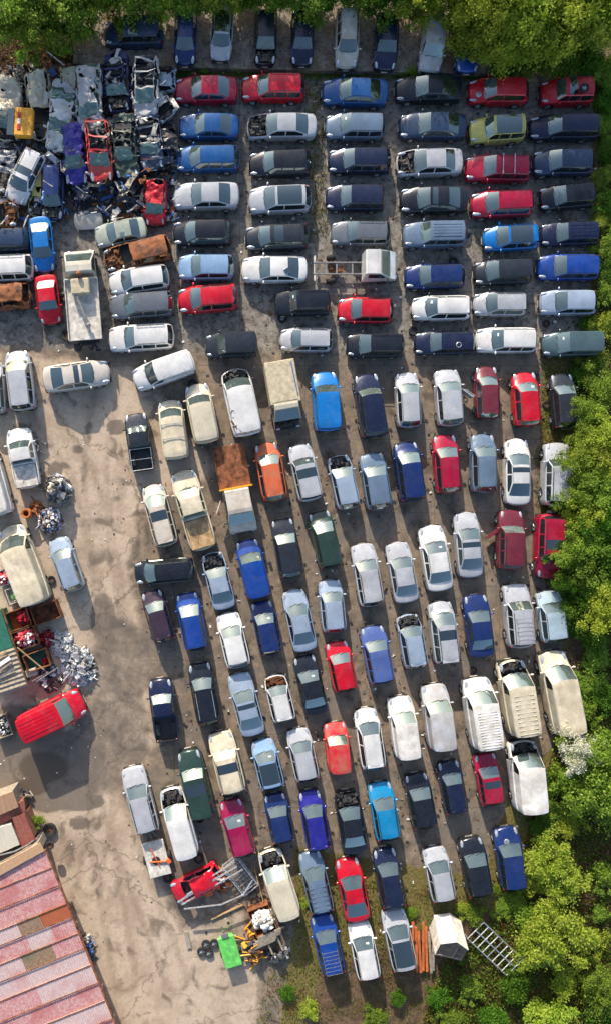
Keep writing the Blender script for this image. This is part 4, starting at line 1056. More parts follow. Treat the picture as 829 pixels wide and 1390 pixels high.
m = MB(); m.tube(px(24, 879, 1.5), px(60, 909, 1.0), .06, 5); tag(new_obj('wooden_pole', m.mesh('wooden_pole'), None, 'wood'), 'pale wooden pole leaning across the green floored bin', 'pole')
m = MB(); m.tube(px(50, 925, .9), px(79, 906, .9), .05, 5); m.tube(px(44, 925, .8), px(66, 912, .8), .05, 5); tag(new_obj('metal_bar', m.mesh('metal_bar'), None, 'steel'), 'grey metal bars beside the small white box', 'bar')
crate('pallet_crate', 'wooden crate of black and white parts beside the red van tail', 'crate', 4, 985, 1.2, 1.5, A, .6, 'wood_old', 'wood_old')
heap('bolt_scrap', 'black and white parts in the wooden crate by the red van tail', 'scrap', 5, 986, .45, .6, .3, A, 90, .16, ['dark_scrap', 'paper'], 17, z=.4)
heap('fence_scrap', 'steel grids leaning beside the white pickup', 'scrap', 49, 603, .2, .5, .7, .2, 26, .3, ['steel', 'grey_scrap'], 18, tubes=.8)
# scrap by the sawn car
heap('engine_scrap', 'rusty engines and orange housings behind the sawn red car', 'scrap', 301, 1196, .5, .9, .6, .2, 50, .30, ['rust', 'orange_paint', 'dark_scrap', 'alu_castings'], 21)
m = MB(); m.box((0, 0, .2), (.55, .42, .3), .5); m.box((.15, .25, .15), (.4, .5, .22), .9); o = new_obj('gearbox', m.mesh('gearbox', bevel=.06), None, 'orange_paint'); o.location = (*P(284, 1213, .3), 0); tag(o, 'orange housing lying inside the bent rail frame', 'scrap part')
crate('scrap_crate', 'rusty orange crate of white bags beside the bonnetless cream van', 'crate', 356, 1246, 2.0, 1.55, R(-70), .8, 'rust', 'rust_orange')
heap('bag_scrap', 'white bags heaped on the rusty orange crate', 'bags', 358, 1252, .65, .7, .5, 0, 46, .42, ['paper', 'white_dirty'], 22, z=.6, tubes=0)
m = MB()
for i in range(7): a = px(356 + i * 2, 1284 - i * 3, .8); m.box((a.x, a.y, .75 + i * .01), (2.0 - .15 * (i % 3), .12, .08), R(24))
for s in (0, 1): a = px(364 + s * 14, 1281 - s * 5, .6); m.box((a.x, a.y, .6), (.12, 1.6, .1), R(24))
tag(new_obj('slatted_pallet', m.mesh('slatted_pallet'), None, 'wood_old'), 'brown and white slatted frame below the crate of white bags', 'pallet')
heap('pallet_scrap', 'white sack and dark junk below the slatted frame', 'scrap', 377, 1296, .9, .5, .6, 0, 44, .35, ['white_dirty', 'dark_scrap', 'grey_scrap'], 23)
heap('yellow_machine_scrap', 'yellow machine arms and frames beside the lime green cart', 'scrap', 343, 1286, .55, 1.4, .9, .25, 70, .32, ['amber', 'amber', 'rust', 'dark_scrap'], 24, tubes=.6)
r, ln = root_at('garden_cart', 'lime green cart with an open tray beside the yellow machine arms', 'cart', 306, 1271, 318, 1312, zz=.7)
m = MB(); m.box((0, 0, .72), (ln, 1.2, .10)); m.box((0, 0, .45), (ln - .2, 1.0, .4)); part(r, 'cart_tray', m, 'lime', bevel=.04)
m = MB(); m.tube((ln / 2, 0, .6), (ln / 2 + .35, .05, .6), .08); m.box((ln / 2 + .1, 0, .8), (.25, .5, .1)); part(r, 'coupling', m, 'steel')
wheels(r, (-.3,), .66, .22, .08)
heap('kerbside_scrap', 'black and blue oddments against the wall of the long red roof', 'scrap', 122, 1286, .3, .9, .3, .3, 40, .28, ['dark_scrap', 'blue_scrap', 'white_dirty', 'grey_scrap'], 26)
m = MB(); m.box((0, 0, .05), (.28, 1.2, .10)); o = new_obj('kerb_plank', m.mesh('kerb_plank'), None, 'concrete'); o.location = (*P(255, 1275, 0), 0.02); o.rotation_euler = (0, 0, .2); tag(o, 'short grey beam on the concrete left of the alloy wheels'.replace('left of', 'beside'), 'beam')
m = MB(); a, b = px(287, 1248, .08), px(330, 1228, .08); m.tube(a, b, .07, 5); tag(new_obj('timber_beam', m.mesh('timber_beam'), None, 'wood'), 'brown timber beam on the ground below the bent rail frame', 'beam')
m = MB(); a, b = px(364, 1178, .1), px(352, 1218, .1); m.box(((a.x+b.x)/2-.35, (a.y+b.y)/2, .35), (.06, 2.3, .5), R(15)); tag(new_obj('board', m.mesh('board'), None, 'wood'), 'brown board leaning beside the bonnetless cream small van', 'board')
# planks, shed, frame at the foot of the yard
for i in range(7):
    m = MB(); m.box((0, 0, 0), (.17, 3.4 - .25 * (i % 3), .06)); o = new_obj('plank', m.mesh('plank'), None, 'plank_orange' if i < 5 else 'wood_old')
    p = P(560 + i * 4.6, 1285 + 4 * (i % 3), .4); o.location = (p[0], p[1], .35 + .05 * (i % 2)); o.rotation_euler = (0, 0, .03 * (i % 3))
    tag(o, ['faded orange plank at the silver hatchback edge of the stack', 'second orange plank from the silver hatchback', 'middle orange plank beside the white shed', 'orange plank fourth from the silver hatchback', 'fifth orange plank, next to the grey boards', 'grey weathered board beside the orange planks', 'grey weathered board nearest the white shed'.replace('nearest', 'against')][i], 'plank', 'planks stacked beside the white shed')
r = empty('garden_shed', (*P(605, 1284, 1.2), .95), 0); r.rotation_euler = (R(-66), 0, R(-12)); tag(r, 'small white pitched shed tipped back with its brown mouldy end up', 'shed')
sl, sw_, sh, sp = 1.0, .92, 1.25, 1.75
m = MB(); m.add([(-sw_, -sl, 0), (sw_, -sl, 0), (sw_, sl, 0), (-sw_, sl, 0), (-sw_, -sl, sh), (sw_, -sl, sh), (sw_, sl, sh), (-sw_, sl, sh)], [(3, 2, 1, 0), (1, 2, 6, 5), (3, 0, 4, 7), (2, 3, 7, 6)]); part(r, 'wall', m, 'white_dirty')
for s_ in (-1, 1):
    m = MB(); a_ = (s_ * (sw_ + .05), -sl - .06, sh - .03); b_ = (0, -sl - .06, sp); c_ = (0, sl + .06, sp); d_ = (s_ * (sw_ + .05), sl + .06, sh - .03)
    m.add([a_, b_, c_, d_] + [(q[0], q[1], q[2] - .06) for q in (a_, b_, c_, d_)], [(0, 1, 2, 3), (7, 6, 5, 4), (0, 4, 5, 1), (2, 6, 7, 3), (0, 3, 7, 4)]); part(r, 'roof', m, 'white_dirty')
m = MB(); m.add([(-sw_, -sl + .02, 0), (sw_, -sl + .02, 0), (sw_, -sl + .02, sh), (0, -sl + .02, sp - .07), (-sw_, -sl + .02, sh)], [(0, 1, 2, 3, 4)]); part(r, 'gable', m, 'shed_brown')
m = MB(); m.box((.25, -sl, .6), (.05, .04, 1.1)); m.box((-.1, -sl, .1), (1.5, .04, .06)); part(r, 'gable_batten', m, 'wood_old')
m = MB()
A0, A1 = px(656, 1252, .5), px(634, 1274, .5); dv = px(709, 1302, .5) - A0
for q0 in (A0, A1, (A0 + A1) / 2): m.box(tuple((q0 + dv / 2))[:2] + (.5,), (dv.length, .07, .08), math.atan2(dv.y, dv.x))
for i in range(9):
    a = A0 + dv * (i / 8); b_ = A1 + dv * (i / 8); m.tube(a, b_, .035, 5)
for q0 in (A0, A1, A0 + dv, A1 + dv): m.tube((q0.x, q0.y, 0), (q0.x, q0.y, .5), .04, 5)
tag(new_obj('steel_frame', m.mesh('steel_frame'), None, 'aluminium'), 'grey steel ladder-like gate frame lying in the weeds', 'frame')

# ------------------------------------------------------------------ containers and buildings on the west edge
def prism(poly, z0, z1, mb=None):
    mb = mb or MB(); n = len(poly); vs = [(x, y, z0) for x, y in poly] + [(x, y, z1) for x, y in poly]
    return mb.add(vs, [tuple(range(n, 2 * n)), tuple(reversed(range(n)))] + [(i, (i + 1) % n, n + (i + 1) % n, n + i) for i in range(n)])
def corr(mb, o, u, v, lu, lv, z, pitch=.18, amp=.035, dz=0.0, thick=.03):
    """corrugated sheet: ridges run along v, wave along u"""
    n = max(2, int(lu / pitch * 2)); vs = []
    for i in range(n + 1):
        h = amp if i % 2 else 0
        for b_ in (0, 1):
            p = Vector(o) + Vector(u) * (lu * i / n) + Vector(v) * (lv * b_); vs.append((p.x, p.y, z + h + dz * b_))
    k = len(vs); vs += [(x, y, zz - thick) for x, y, zz in vs]
    fs = [(2 * i, 2 * i + 2, 2 * i + 3, 2 * i + 1) for i in range(n)] + [(k + 2 * i + 1, k + 2 * i + 3, k + 2 * i + 2, k + 2 * i) for i in range(n)]
    fs += [(2 * i, k + 2 * i, k + 2 * i + 2, 2 * i + 2) for i in range(n)] + [(2 * i + 1, 2 * i + 3, k + 2 * i + 3, k + 2 * i + 1) for i in range(n)]
    fs += [(0, 1, k + 1, k), (2 * n, k + 2 * n, k + 2 * n + 1, 2 * n + 1)]
    return mb.add(vs, fs)
def wp(x, y, z): p = P(x, y, z); return Vector((p[0], p[1], 0))
# corrugated container: long side from (2,822) to (38,930)
h = 1.9
a, b_ = wp(3, 826, h), wp(38, 931, h); u = (b_ - a).normalized(); v = Vector((-u.y, u.x, 0)); v = v if v.x < 0 else -v
r = empty('shipping_container', (a.x, a.y, 0)); tag(r, 'green container with a corrugated lower roof beside the scrap bins', 'container')
Lc = (b_ - a).length; o0 = Vector((0, 0, 0)); Wc = 2.6
m = prism([tuple((o0 + u * x + v * y))[:2] for x, y in ((.1, .25), (Lc - .1, .25), (Lc - .1, Wc), (.1, Wc))], .05, h - .12); part(r, 'container_wall', m, 'green_paint')
m = MB(); corr(m, (o0 + u * (Lc * .50))[:], u[:], v[:], Lc * .5, Wc, h - .05, .30, .07); part(r, 'corrugated_roof', m, 'wood_old')
m = prism([tuple((o0 + u * x + v * y))[:2] for x, y in ((.05, .12), (Lc * .49, .12), (Lc * .49, Wc), (.05, Wc))], h - .1, h - .04); part(r, 'green_roof', m, 'green_paint')
for e in (0, 1):
    m = MB(); yv = e * Wc; m.tube((o0 + u * 0 + v * yv + Vector((0, 0, h - .03)))[:], (o0 + u * Lc + v * yv + Vector((0, 0, h - .03)))[:], .06, 5); part(r, 'roof_edge', m, 'rust')
for i, (x0, y0, x1, y1, t_) in enumerate(((-2, 893, 9, 884, 'short pale plank at the top of the container roof'), (-3, 904, 14, 893, 'white board lying on the container roof'), (-3, 913, 16, 899, 'grey plank below the white board on the container roof'), (-5, 922, 20, 908, 'long dark plank on the container roof'))):
    A_, B_ = px(x0, y0, h + .12), px(x1, y1, h + .12); c = (A_ + B_) / 2; m = MB(); m.box((0, 0, 0), ((B_ - A_).length, .26 if i == 1 else .14, .05))
    o = new_obj('plank', m.mesh('plank'), None, ['wood', 'paper', 'wood_old', 'steel'][i]); o.location = c; o.rotation_euler = (0, 0, math.atan2((B_ - A_).y, (B_ - A_).x)); tag(o, t_, 'plank', 'planks on the container roof')
# long workshop with the patched red roof
hr = 2.1
def roofmat(name, c1, c2, c3, sc_=7.0):
    m, t, b = nmat(name); co = coords(t, False)
    n1 = noise(t, co, 6, 6, .8); n2 = noise(t, co, .6, 2)
    br = N(t, 'ShaderNodeTexVoronoi'); br.inputs['Scale'].default_value = 5; t.links.new(co, br.inputs['Vector'])
    col = mixc(t, ramp(t, n1, .40, .60), c1, c2); col = mixc(t, ramp(t, n2, .5, .65, 0, .6), col, c3)
    t.links.new(col, b.inputs['Base Color']); b.inputs['Roughness'].default_value = .8; M[name] = m
roofmat('roof_red', (.46, .16, .17), (.54, .38, .37), (.40, .11, .11))
roofmat('roof_grey', (.50, .33, .33), (.56, .48, .47), (.46, .22, .22))
roofmat('roof_brown', (.20, .12, .07), (.30, .22, .15), (.12, .14, .10))
roofmat('roof_rust', (.40, .09, .03), (.30, .10, .05), (.42, .12, .05))
roofmat('roof_tan', (.42, .25, .15), (.33, .20, .13), (.40, .30, .2))
roofmat('roof_orange', (.62, .38, .20), (.48, .30, .18), (.40, .22, .14))
roofmat('roof_oldred', (.30, .06, .045), (.26, .13, .10), (.20, .04, .035))
roofmat('roof_cream', (.55, .50, .40), (.62, .58, .50), (.40, .34, .24))
a, b_ = wp(61, 1153, hr), wp(140, 1350, hr)       # east eave line
u = (b_ - a).normalized(); v = Vector((-u.y, u.x, 0)); v = v if v.x < 0 else -v
r = empty('workshop_building', (a.x, a.y, 0)); tag(r, 'long workshop under a patched faded red corrugated roof', 'building')
LL, WW = 15.5, 9.0
m = prism([tuple(u * x + v * y)[:2] for x, y in ((.5, 1.0), (LL, 1.0), (LL, WW), (.5, WW))], 0, hr - .15); part(r, 'wall', m, 'brick')
bands = [(0, 1.25, [(0, 9, 'roof_red')]), (1.25, 1.3, [(0, 9, 'roof_red')]), (2.55, 1.35, [(0, 9, 'roof_red')]), (3.9, .95, [(0, 2.0, 'roof_rust'), (2.0, 3.6, 'roof_brown'), (3.6, 9, 'roof_grey')]),
         (4.85, 1.2, [(0, 1.6, 'roof_red'), (1.6, 3.4, 'roof_grey'), (3.4, 9, 'roof_red')]), (6.05, 1.1, [(0, 2.0, 'roof_red'), (2.0, 4.2, 'roof_brown'), (4.2, 9, 'roof_grey')]),
         (7.15, 1.2, [(0, 9, 'roof_grey')]), (8.35, 1.3, [(0, 4, 'roof_grey'), (4, 9, 'roof_red')]), (9.65, 1.3, [(0, 9, 'roof_red')]), (10.95, 1.3, [(0, 9, 'roof_grey')]), (12.25, 1.4, [(0, 9, 'roof_red')]), (13.65, 1.8, [(0, 9, 'roof_brown')])]
for i, (s0, wd, segs) in enumerate(bands):
    for e0, e1, mt in segs:
        m = MB(); corr(m, tuple(u * (s0) + v * e0), tuple(v), tuple(u), e1 - e0 - .012, wd + .06, hr + .05 * (i % 2), .16, .03, dz=-.03); part(r, 'roof_sheet', m, mt)
    m = MB(); m.box(tuple(u * (s0 + .03) + v * (WW / 2) + Vector((0, 0, hr + .10)))[:3], (WW, .05, .04), math.atan2(v.y, v.x)); part(r, 'roof_batten', m, 'rust')
m = MB(); m.box(tuple(u * LL / 2 + v * (-.06) + Vector((0, 0, hr - .02))), (LL, .12, .12), math.atan2(u.y, u.x)); part(r, 'gutter', m, 'rust')
# plank canopy, old red lean-to, cream hut, tan roof
def quad_roof(name, label, cat, pts, hh, mt, wallm, group=None, pitch=.2, corrug=True):
    w4 = [wp(x, y, hh) for x, y in pts]; r = empty(name, (w4[0].x, w4[0].y, 0)); tag(r, label, cat, group); q = [w_ - w4[0] for w_ in w4]
    c = sum(q, Vector()) / 4; m = prism([tuple(p + (c - p) * .12)[:2] for p in q], 0, hh - .12); part(r, 'wall', m, wallm)
    m = MB(); n = max(4, int((q[1] - q[0]).length / pitch)); vs = []
    for i in range(n + 1):
        e = .055 if i % 2 and corrug else 0
        A_ = q[0].lerp(q[1], i / n); B_ = q[3].lerp(q[2], i / n); vs += [(A_.x, A_.y, hh + e), (B_.x, B_.y, hh + e - .08)]
    k = len(vs); vs += [(x, y, z - .08) for x, y, z in vs]
    fs = [(2 * i, 2 * i + 2, 2 * i + 3, 2 * i + 1) for i in range(n)] + [(k + 2 * i + 1, k + 2 * i + 3, k + 2 * i + 2, k + 2 * i) for i in range(n)] + [(2 * i, k + 2 * i, k + 2 * i + 2, 2 * i + 2) for i in range(n)] + [(2 * i + 1, 2 * i + 3, k + 2 * i + 3, k + 2 * i + 1) for i in range(n)] + [(0, 1, k + 1, k), (2 * n, k + 2 * n, k + 2 * n + 1, 2 * n + 1)]
    m.add(vs, fs); part(r, 'roof', m, mt); return r
quad_roof('plank_canopy', 'orange plank canopy along the edge of the long red roof', 'canopy', [(-30, 1190), (55, 1144), (60, 1156), (-30, 1206)], 2.35, 'roof_orange', 'wood_old', corrug=False)
quad_roof('lean_to', 'narrow old red sheet roof beside the big tyre', 'shed', [(17, 1110), (34, 1104), (48, 1140), (30, 1154)], 1.7, 'roof_oldred', 'brick', pitch=.12)
quad_roof('hut', 'cream roofed hut beside the narrow red sheet roof', 'hut', [(-30, 1130), (16, 1118), (27, 1147), (-30, 1172)], 2.0, 'roof_cream', 'white_dirty', pitch=.3)
quad_roof('brick_shed', 'faded red felt roof behind the cream roofed hut', 'shed', [(-30, 1122), (33, 1086), (35, 1103), (-30, 1136)], 1.5, 'roof_oldred', 'brick', corrug=False)
quad_roof('tin_shed', 'small shed with a tan corrugated roof by the puddle', 'shed', [(-30, 1092), (18, 1074), (25, 1096), (-30, 1120)], 2.0, 'roof_tan', 'wood_old', pitch=.16)
m = MB(); pts_ = [px(-4, 1162, 2.15), px(20, 1156, 2.15), (px(38, 1147, 2.0)), px(50, 1138, 1.4), px(57, 1130, .4)]
for a, b_ in zip(pts_, pts_[1:]): m.tube(a, b_, .055, 7)
tag(new_obj('drain_pipe', m.mesh('drain_pipe'), None, 'steel'), 'grey blue pipe curving off the hut roof to the big tyre', 'pipe')
heap('fence_junk', 'dark junk piled behind the tan roofed shed', 'scrap', 31, 1082, .5, .3, .7, .3, 30, .3, ['dark_scrap', 'wood_old', 'grey_scrap'], 33)

# ------------------------------------------------------------------ ground
rng = np.random.default_rng(3)
def inv(x, y):      # world (numpy) to photo pixel on the ground
    return x * S + 414.5, 695.0 - y * S
def poly_sd(px_, py_, poly):
    """signed distance (pixels, negative inside) of many points to a polygon"""
    d = np.full(px_.shape, 1e9); ins = np.zeros(px_.shape, bool); n = len(poly)
    for i in range(n):
        x1, y1 = poly[i]; x2, y2 = poly[(i + 1) % n]; ex, ey = x2 - x1, y2 - y1
        t = np.clip(((px_ - x1) * ex + (py_ - y1) * ey) / (ex * ex + ey * ey), 0, 1)
        d = np.minimum(d, np.hypot(px_ - x1 - t * ex, py_ - y1 - t * ey))
        c = ((y1 > py_) != (y2 > py_)) & (px_ < (x2 - x1) * (py_ - y1) / ((y2 - y1) or 1e-9) + x1); ins ^= c
    return np.where(ins, -d, d)
m, t, b = nmat('ground_dirt'); co = coords(t, False)
col = mixc(t, ramp(t, noise(t, co, .35, 5, .7), .35, .65), (.14, .095, .06), (.21, .15, .095))
col = mixc(t, ramp(t, noise(t, co, 2.6, 5, .7), .48, .62, 0, .6), col, (.08, .085, .03))
t.links.new(col, b.inputs['Base Color']); b.inputs['Roughness'].default_value = .95; bump(t, b, noise(t, co, 5, 5, .7), .8, .06); M['ground_dirt'] = m
me = bpy.data.meshes.new('ground'); me.from_pydata([(-400, -400, -.02), (400, -400, -.02), (400, 400, -.02), (-400, 400, -.02)], [], [(0, 1, 2, 3)])
tag(new_obj('ground', me, None, 'ground_dirt'), kind='structure')
g = .22; xs = np.arange(-30, 22, g); ys = np.arange(-38, 32, g); GX, GY = np.meshgrid(xs, ys)
PX, PY = inv(GX, GY); nx_, ny_ = len(xs), len(ys)
def sstep(a, lo, hi): q = np.clip((a - lo) / (hi - lo), 0, 1); return q * q * (3 - 2 * q)
conc = 1 - sstep(poly_sd(PX, PY, [(-200, 470), (60, 480), (200, 500), (300, 640), (190, 700), (180, 790), (205, 900), (215, 1010), (175, 1080), (215, 1180), (250, 1260), (330, 1235), (355, 1330), (355, 1500), (-200, 1500)]), -34, 26)
wet_shade = 0 * PX  # damp stains; the patch below the red van also paints in cast shadow
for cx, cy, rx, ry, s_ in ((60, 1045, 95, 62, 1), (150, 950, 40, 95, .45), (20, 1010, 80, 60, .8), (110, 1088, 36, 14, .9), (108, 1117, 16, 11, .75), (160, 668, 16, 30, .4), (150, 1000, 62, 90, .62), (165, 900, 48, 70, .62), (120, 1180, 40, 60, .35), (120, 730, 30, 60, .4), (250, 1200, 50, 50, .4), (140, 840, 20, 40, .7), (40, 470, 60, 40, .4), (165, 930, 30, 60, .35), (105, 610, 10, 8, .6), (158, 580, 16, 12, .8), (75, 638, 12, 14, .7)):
    q = np.hypot((PX - cx) / rx, (PY - cy) / ry); wet_shade = np.maximum(wet_shade, s_ * (1 - sstep(q, .75, 1.1)))
def track(pts, wdt):
    d = np.full(PX.shape, 1e9)
    for (x1, y1), (x2, y2) in zip(pts, pts[1:]):
        ex, ey = x2 - x1, y2 - y1; tt = np.clip(((PX - x1) * ex + (PY - y1) * ey) / (ex * ex + ey * ey), 0, 1); d = np.minimum(d, np.hypot(PX - x1 - tt * ex, PY - y1 - tt * ey))
    return 1 - sstep(np.abs(d - 15), 2.5, 5.5)
tracks = np.maximum.reduce([track(q, 0) for q in ([(150, 500), (128, 640), (140, 760), (165, 880), (150, 1000), (135, 1120), (170, 1330)], [(60, 560), (112, 640), (150, 780), (178, 900), (120, 1010), (60, 1040)], [(130, 700), (150, 850), (195, 1010), (140, 1100), (120, 1200)], [(240, 1330), (190, 1200), (150, 1080), (110, 1000)])]) * conc
puddle = np.maximum(1 - sstep(np.hypot((PX - 60) / 38, (PY - 1042) / 24), .8, 1.0), 1 - sstep(np.hypot((PX - 40) / 30, (PY - 1070) / 12), .8, 1.0))
up = sstep(-PY, -520, -440) * (1 - conc)                       # old grey slabs of the upper yard
moss = 0 * PX
for poly, s_ in (([(400, 1150), (640, 1190), (700, 1260), (700, 1400), (380, 1400), (400, 1260)], 1), ([(735, 480), (850, 480), (850, 900), (770, 980), (755, 800), (730, 690)], .8), ([(690, 95), (850, 80), (850, 480), (800, 480), (805, 110)], 1), ([(225, 95), (640, 98), (640, 108), (225, 106)], .8), ([(690, 1080), (850, 900), (850, 1500), (560, 1500)], .9), ([(412, 95), (436, 95), (440, 300), (420, 300)], .5)):
    moss = np.maximum(moss, s_ * (1 - sstep(poly_sd(PX, PY, poly), -12, 14)))
earth = 1 - sstep(poly_sd(PX, PY, [(775, -60), (900, -60), (900, 1500), (380, 1500), (430, 1310), (640, 1230), (700, 1225), (750, 1000), (770, 800), (790, 480), (812, 330), (810, 100), (640, 95), (640, 40), (600, 20), (-100, 10), (-100, -60)]), -25, 10)
cx_, cy_ = GX.ravel(), GY.ravel()
zz = .004 + .02 * np.sin(cx_ * .7 + 1) * np.sin(cy_ * .5) * .4
zz = np.where(zz < .002, .002, zz); pd = puddle.ravel(); zz = zz * (1 - pd) + .001 * pd
vs = np.stack([cx_, cy_, zz], 1); idx = np.arange(nx_ * ny_).reshape(ny_, nx_)
fs = np.stack([idx[:-1, :-1].ravel(), idx[:-1, 1:].ravel(), idx[1:, 1:].ravel(), idx[1:, :-1].ravel()], 1)
def np_mesh(name, vs, fs):
    me = bpy.data.meshes.new(name); nv, nf, k = len(vs), len(fs), fs.shape[1]
    me.vertices.add(nv); me.vertices.foreach_set('co', vs.astype(np.float32).ravel()); me.loops.add(nf * k); me.loops.foreach_set('vertex_index', fs.astype(np.int32).ravel())
    me.polygons.add(nf); me.polygons.foreach_set('loop_start', np.arange(0, nf * k, k, dtype=np.int32)); me.update(calc_edges=True); return me
me = np_mesh('yard', vs, fs)
for nm, arr in (('conc', conc), ('wet_shade', wet_shade), ('puddle', puddle), ('upyard', up), ('moss', moss), ('earth', earth), ('tracks', tracks)):
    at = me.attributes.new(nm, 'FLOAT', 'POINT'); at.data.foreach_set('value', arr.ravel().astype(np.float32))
m, t, b = nmat('yard_surface'); co = coords(t, False)
def att(n_):
    a = N(t, 'ShaderNodeAttribute'); a.attribute_name = n_; return a.outputs['Fac']
def soft(n_, edge=.35, s_=1.6, w_=.12):
    """attribute mask with a ragged edge"""
    nz = noise(t, co, s_, 6, .7); ad = N(t, 'ShaderNodeMath', operation='ADD'); t.links.new(att(n_), ad.inputs[0])
    mu = N(t, 'ShaderNodeMath', operation='MULTIPLY_ADD'); mu.inputs[1].default_value = edge * 2; mu.inputs[2].default_value = -edge; t.links.new(nz, mu.inputs[0]); t.links.new(mu.outputs[0], ad.inputs[1])
    return ramp(t, ad.outputs[0], .5 - w_, .5 + w_)
n_big, n_mid, n_fine = noise(t, co, .28, 4, .6), noise(t, co, 1.5, 6, .7), noise(t, co, 14, 4, .7)
dirt = mixc(t, ramp(t, n_mid, .35, .65), (.155, .125, .098), (.31, .24, .175)); dirt = mixc(t, ramp(t, n_big, .48, .60, 0, .6), dirt, (.17, .155, .135))
dirt = mixc(t, ramp(t, n_fine, .50, .70, 0, .7), dirt, (.10, .075, .05))
grey = mixc(t, ramp(t, n_mid, .35, .65), (.16, .145, .125), (.31, .285, .25))
grey = mixc(t, ramp(t, noise(t, co, 2.4, 6, .8), .50, .60, 0, .85), grey, (.055, .05, .045))
grey = mixc(t, ramp(t, n_big, .55, .62, 0, .5), grey, (.36, .32, .27))
col = mixc(t, soft('upyard'), dirt, grey)
tan = mixc(t, ramp(t, n_mid, .3, .7), (.43, .34, .255), (.57, .465, .36))
tan = mixc(t, ramp(t, n_big, .48, .62, 0, .6), tan, (.31, .235, .17)); tan = mixc(t, ramp(t, noise(t, co, .75, 6, .75), .56, .70, 0, .4), tan, (.26, .22, .18))
tan = mixc(t, ramp(t, noise(t, co, 4.5, 6, .8), .50, .66, 0, .5), tan, (.24, .18, .13)); tan = mixc(t, ramp(t, n_fine, .55, .72, 0, .4), tan, (.20, .16, .12))
tkm = N(t, 'ShaderNodeMath', operation='MULTIPLY'); t.links.new(att('tracks'), tkm.inputs[0]); t.links.new(ramp(t, n_mid, .38, .62, .05, .7), tkm.inputs[1]); tan = mixc(t, tkm.outputs[0], tan, (.21, .155, .11))
cm = soft('conc', .42, .7, .13); col = mixc(t, cm, col, tan)
# cracks and slab joints
wv = N(t, 'ShaderNodeVectorMath', operation='MULTIPLY_ADD'); nzc = N(t, 'ShaderNodeTexNoise'); nzc.inputs['Scale'].default_value = 1.4; nzc.inputs['Detail'].default_value = 5; t.links.new(co, nzc.inputs['Vector'])
t.links.new(nzc.outputs['Color'], wv.inputs[0]); wv.inputs[1].default_value = (1.6, 1.6, 0); t.links.new(co, wv.inputs[2])
vo = N(t, 'ShaderNodeTexVoronoi', feature='DISTANCE_TO_EDGE'); vo.inputs['Scale'].default_value = .11; t.links.new(wv.outputs[0], vo.inputs['Vector'])
crk = ramp(t, vo.outputs['Distance'], .001, .0065, .55, 0)
col = mixc(t, crk, col, (.09, .07, .05))
bk = N(t, 'ShaderNodeTexBrick'); bk.offset = 0; bk.inputs['Scale'].default_value = .24; bk.inputs['Mortar Size'].default_value = .007; bk.inputs['Mortar Smooth'].default_value = .3; bk.inputs['Brick Width'].default_value = 1.1; bk.inputs['Row Height'].default_value = 1.25
wv2 = N(t, 'ShaderNodeVectorMath', operation='MULTIPLY_ADD'); t.links.new(nzc.outputs['Color'], wv2.inputs[0]); wv2.inputs[1].default_value = (.12, .12, 0); t.links.new(co, wv2.inputs[2]); t.links.new(wv2.outputs[0], bk.inputs['Vector'])
mu = N(t, 'ShaderNodeMath', operation='MULTIPLY'); t.links.new(bk.outputs['Fac'], mu.inputs[0]); mj = N(t, 'ShaderNodeMath', operation='MULTIPLY'); t.links.new(ramp(t, n_mid, .4, .55), mj.inputs[0]); t.links.new(ramp(t, cm, 0, 1, .8, .06), mj.inputs[1]); t.links.new(mj.outputs[0], mu.inputs[1])
col = mixc(t, mu.outputs[0], col, (.10, .085, .05))
# oil stains
vo2 = N(t, 'ShaderNodeTexNoise'); vo2.inputs['Scale'].default_value = .8; vo2.inputs['Detail'].default_value = 6; vo2.inputs['Distortion'].default_value = .6; t.links.new(co, vo2.inputs['Vector'])
col = mixc(t, ramp(t, vo2.outputs['Fac'], .56, .68, 0, .6), col, (.06, .05, .042))
ms = soft('moss', .45, 1.3, .10); col = mixc(t, ms, col, mixc(t, ramp(t, noise(t, co, 6, 4), .4, .6), (.10, .10, .022), (.20, .15, .06)))
er = soft('earth', .3); col = mixc(t, er, col, mixc(t, ramp(t, n_mid, .4, .6), (.09, .06, .035), (.17, .11, .065)))
wet_shade_fac = soft('wet_shade', .42, .8, .16); dk = mixc(t, ramp(t, wet_shade_fac, 0, 1, 0, .75), col, (.105, .088, .073)); 
pdl = att('puddle'); dk = mixc(t, pdl, dk, (.115, .09, .068))
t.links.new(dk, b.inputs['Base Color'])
rg = N(t, 'ShaderNodeMath', operation='MINIMUM'); t.links.new(ramp(t, wet_shade_fac, 0, 1, .92, .55), rg.inputs[0]); t.links.new(ramp(t, pdl, 0, 1, .92, .12), rg.inputs[1]); t.links.new(rg.outputs[0], b.inputs['Roughness']); b.inputs['Specular IOR Level'].default_value = .3
hb = N(t, 'ShaderNodeMath', operation='MULTIPLY'); t.links.new(n_fine, hb.inputs[0]); t.links.new(ramp(t, pdl, 0, .8, 1, 0), hb.inputs[1]); bump(t, b, hb.outputs[0], .5, .04)
M['yard_surface'] = m
tag(new_obj('yard', me, None, 'yard_surface'), kind='structure')
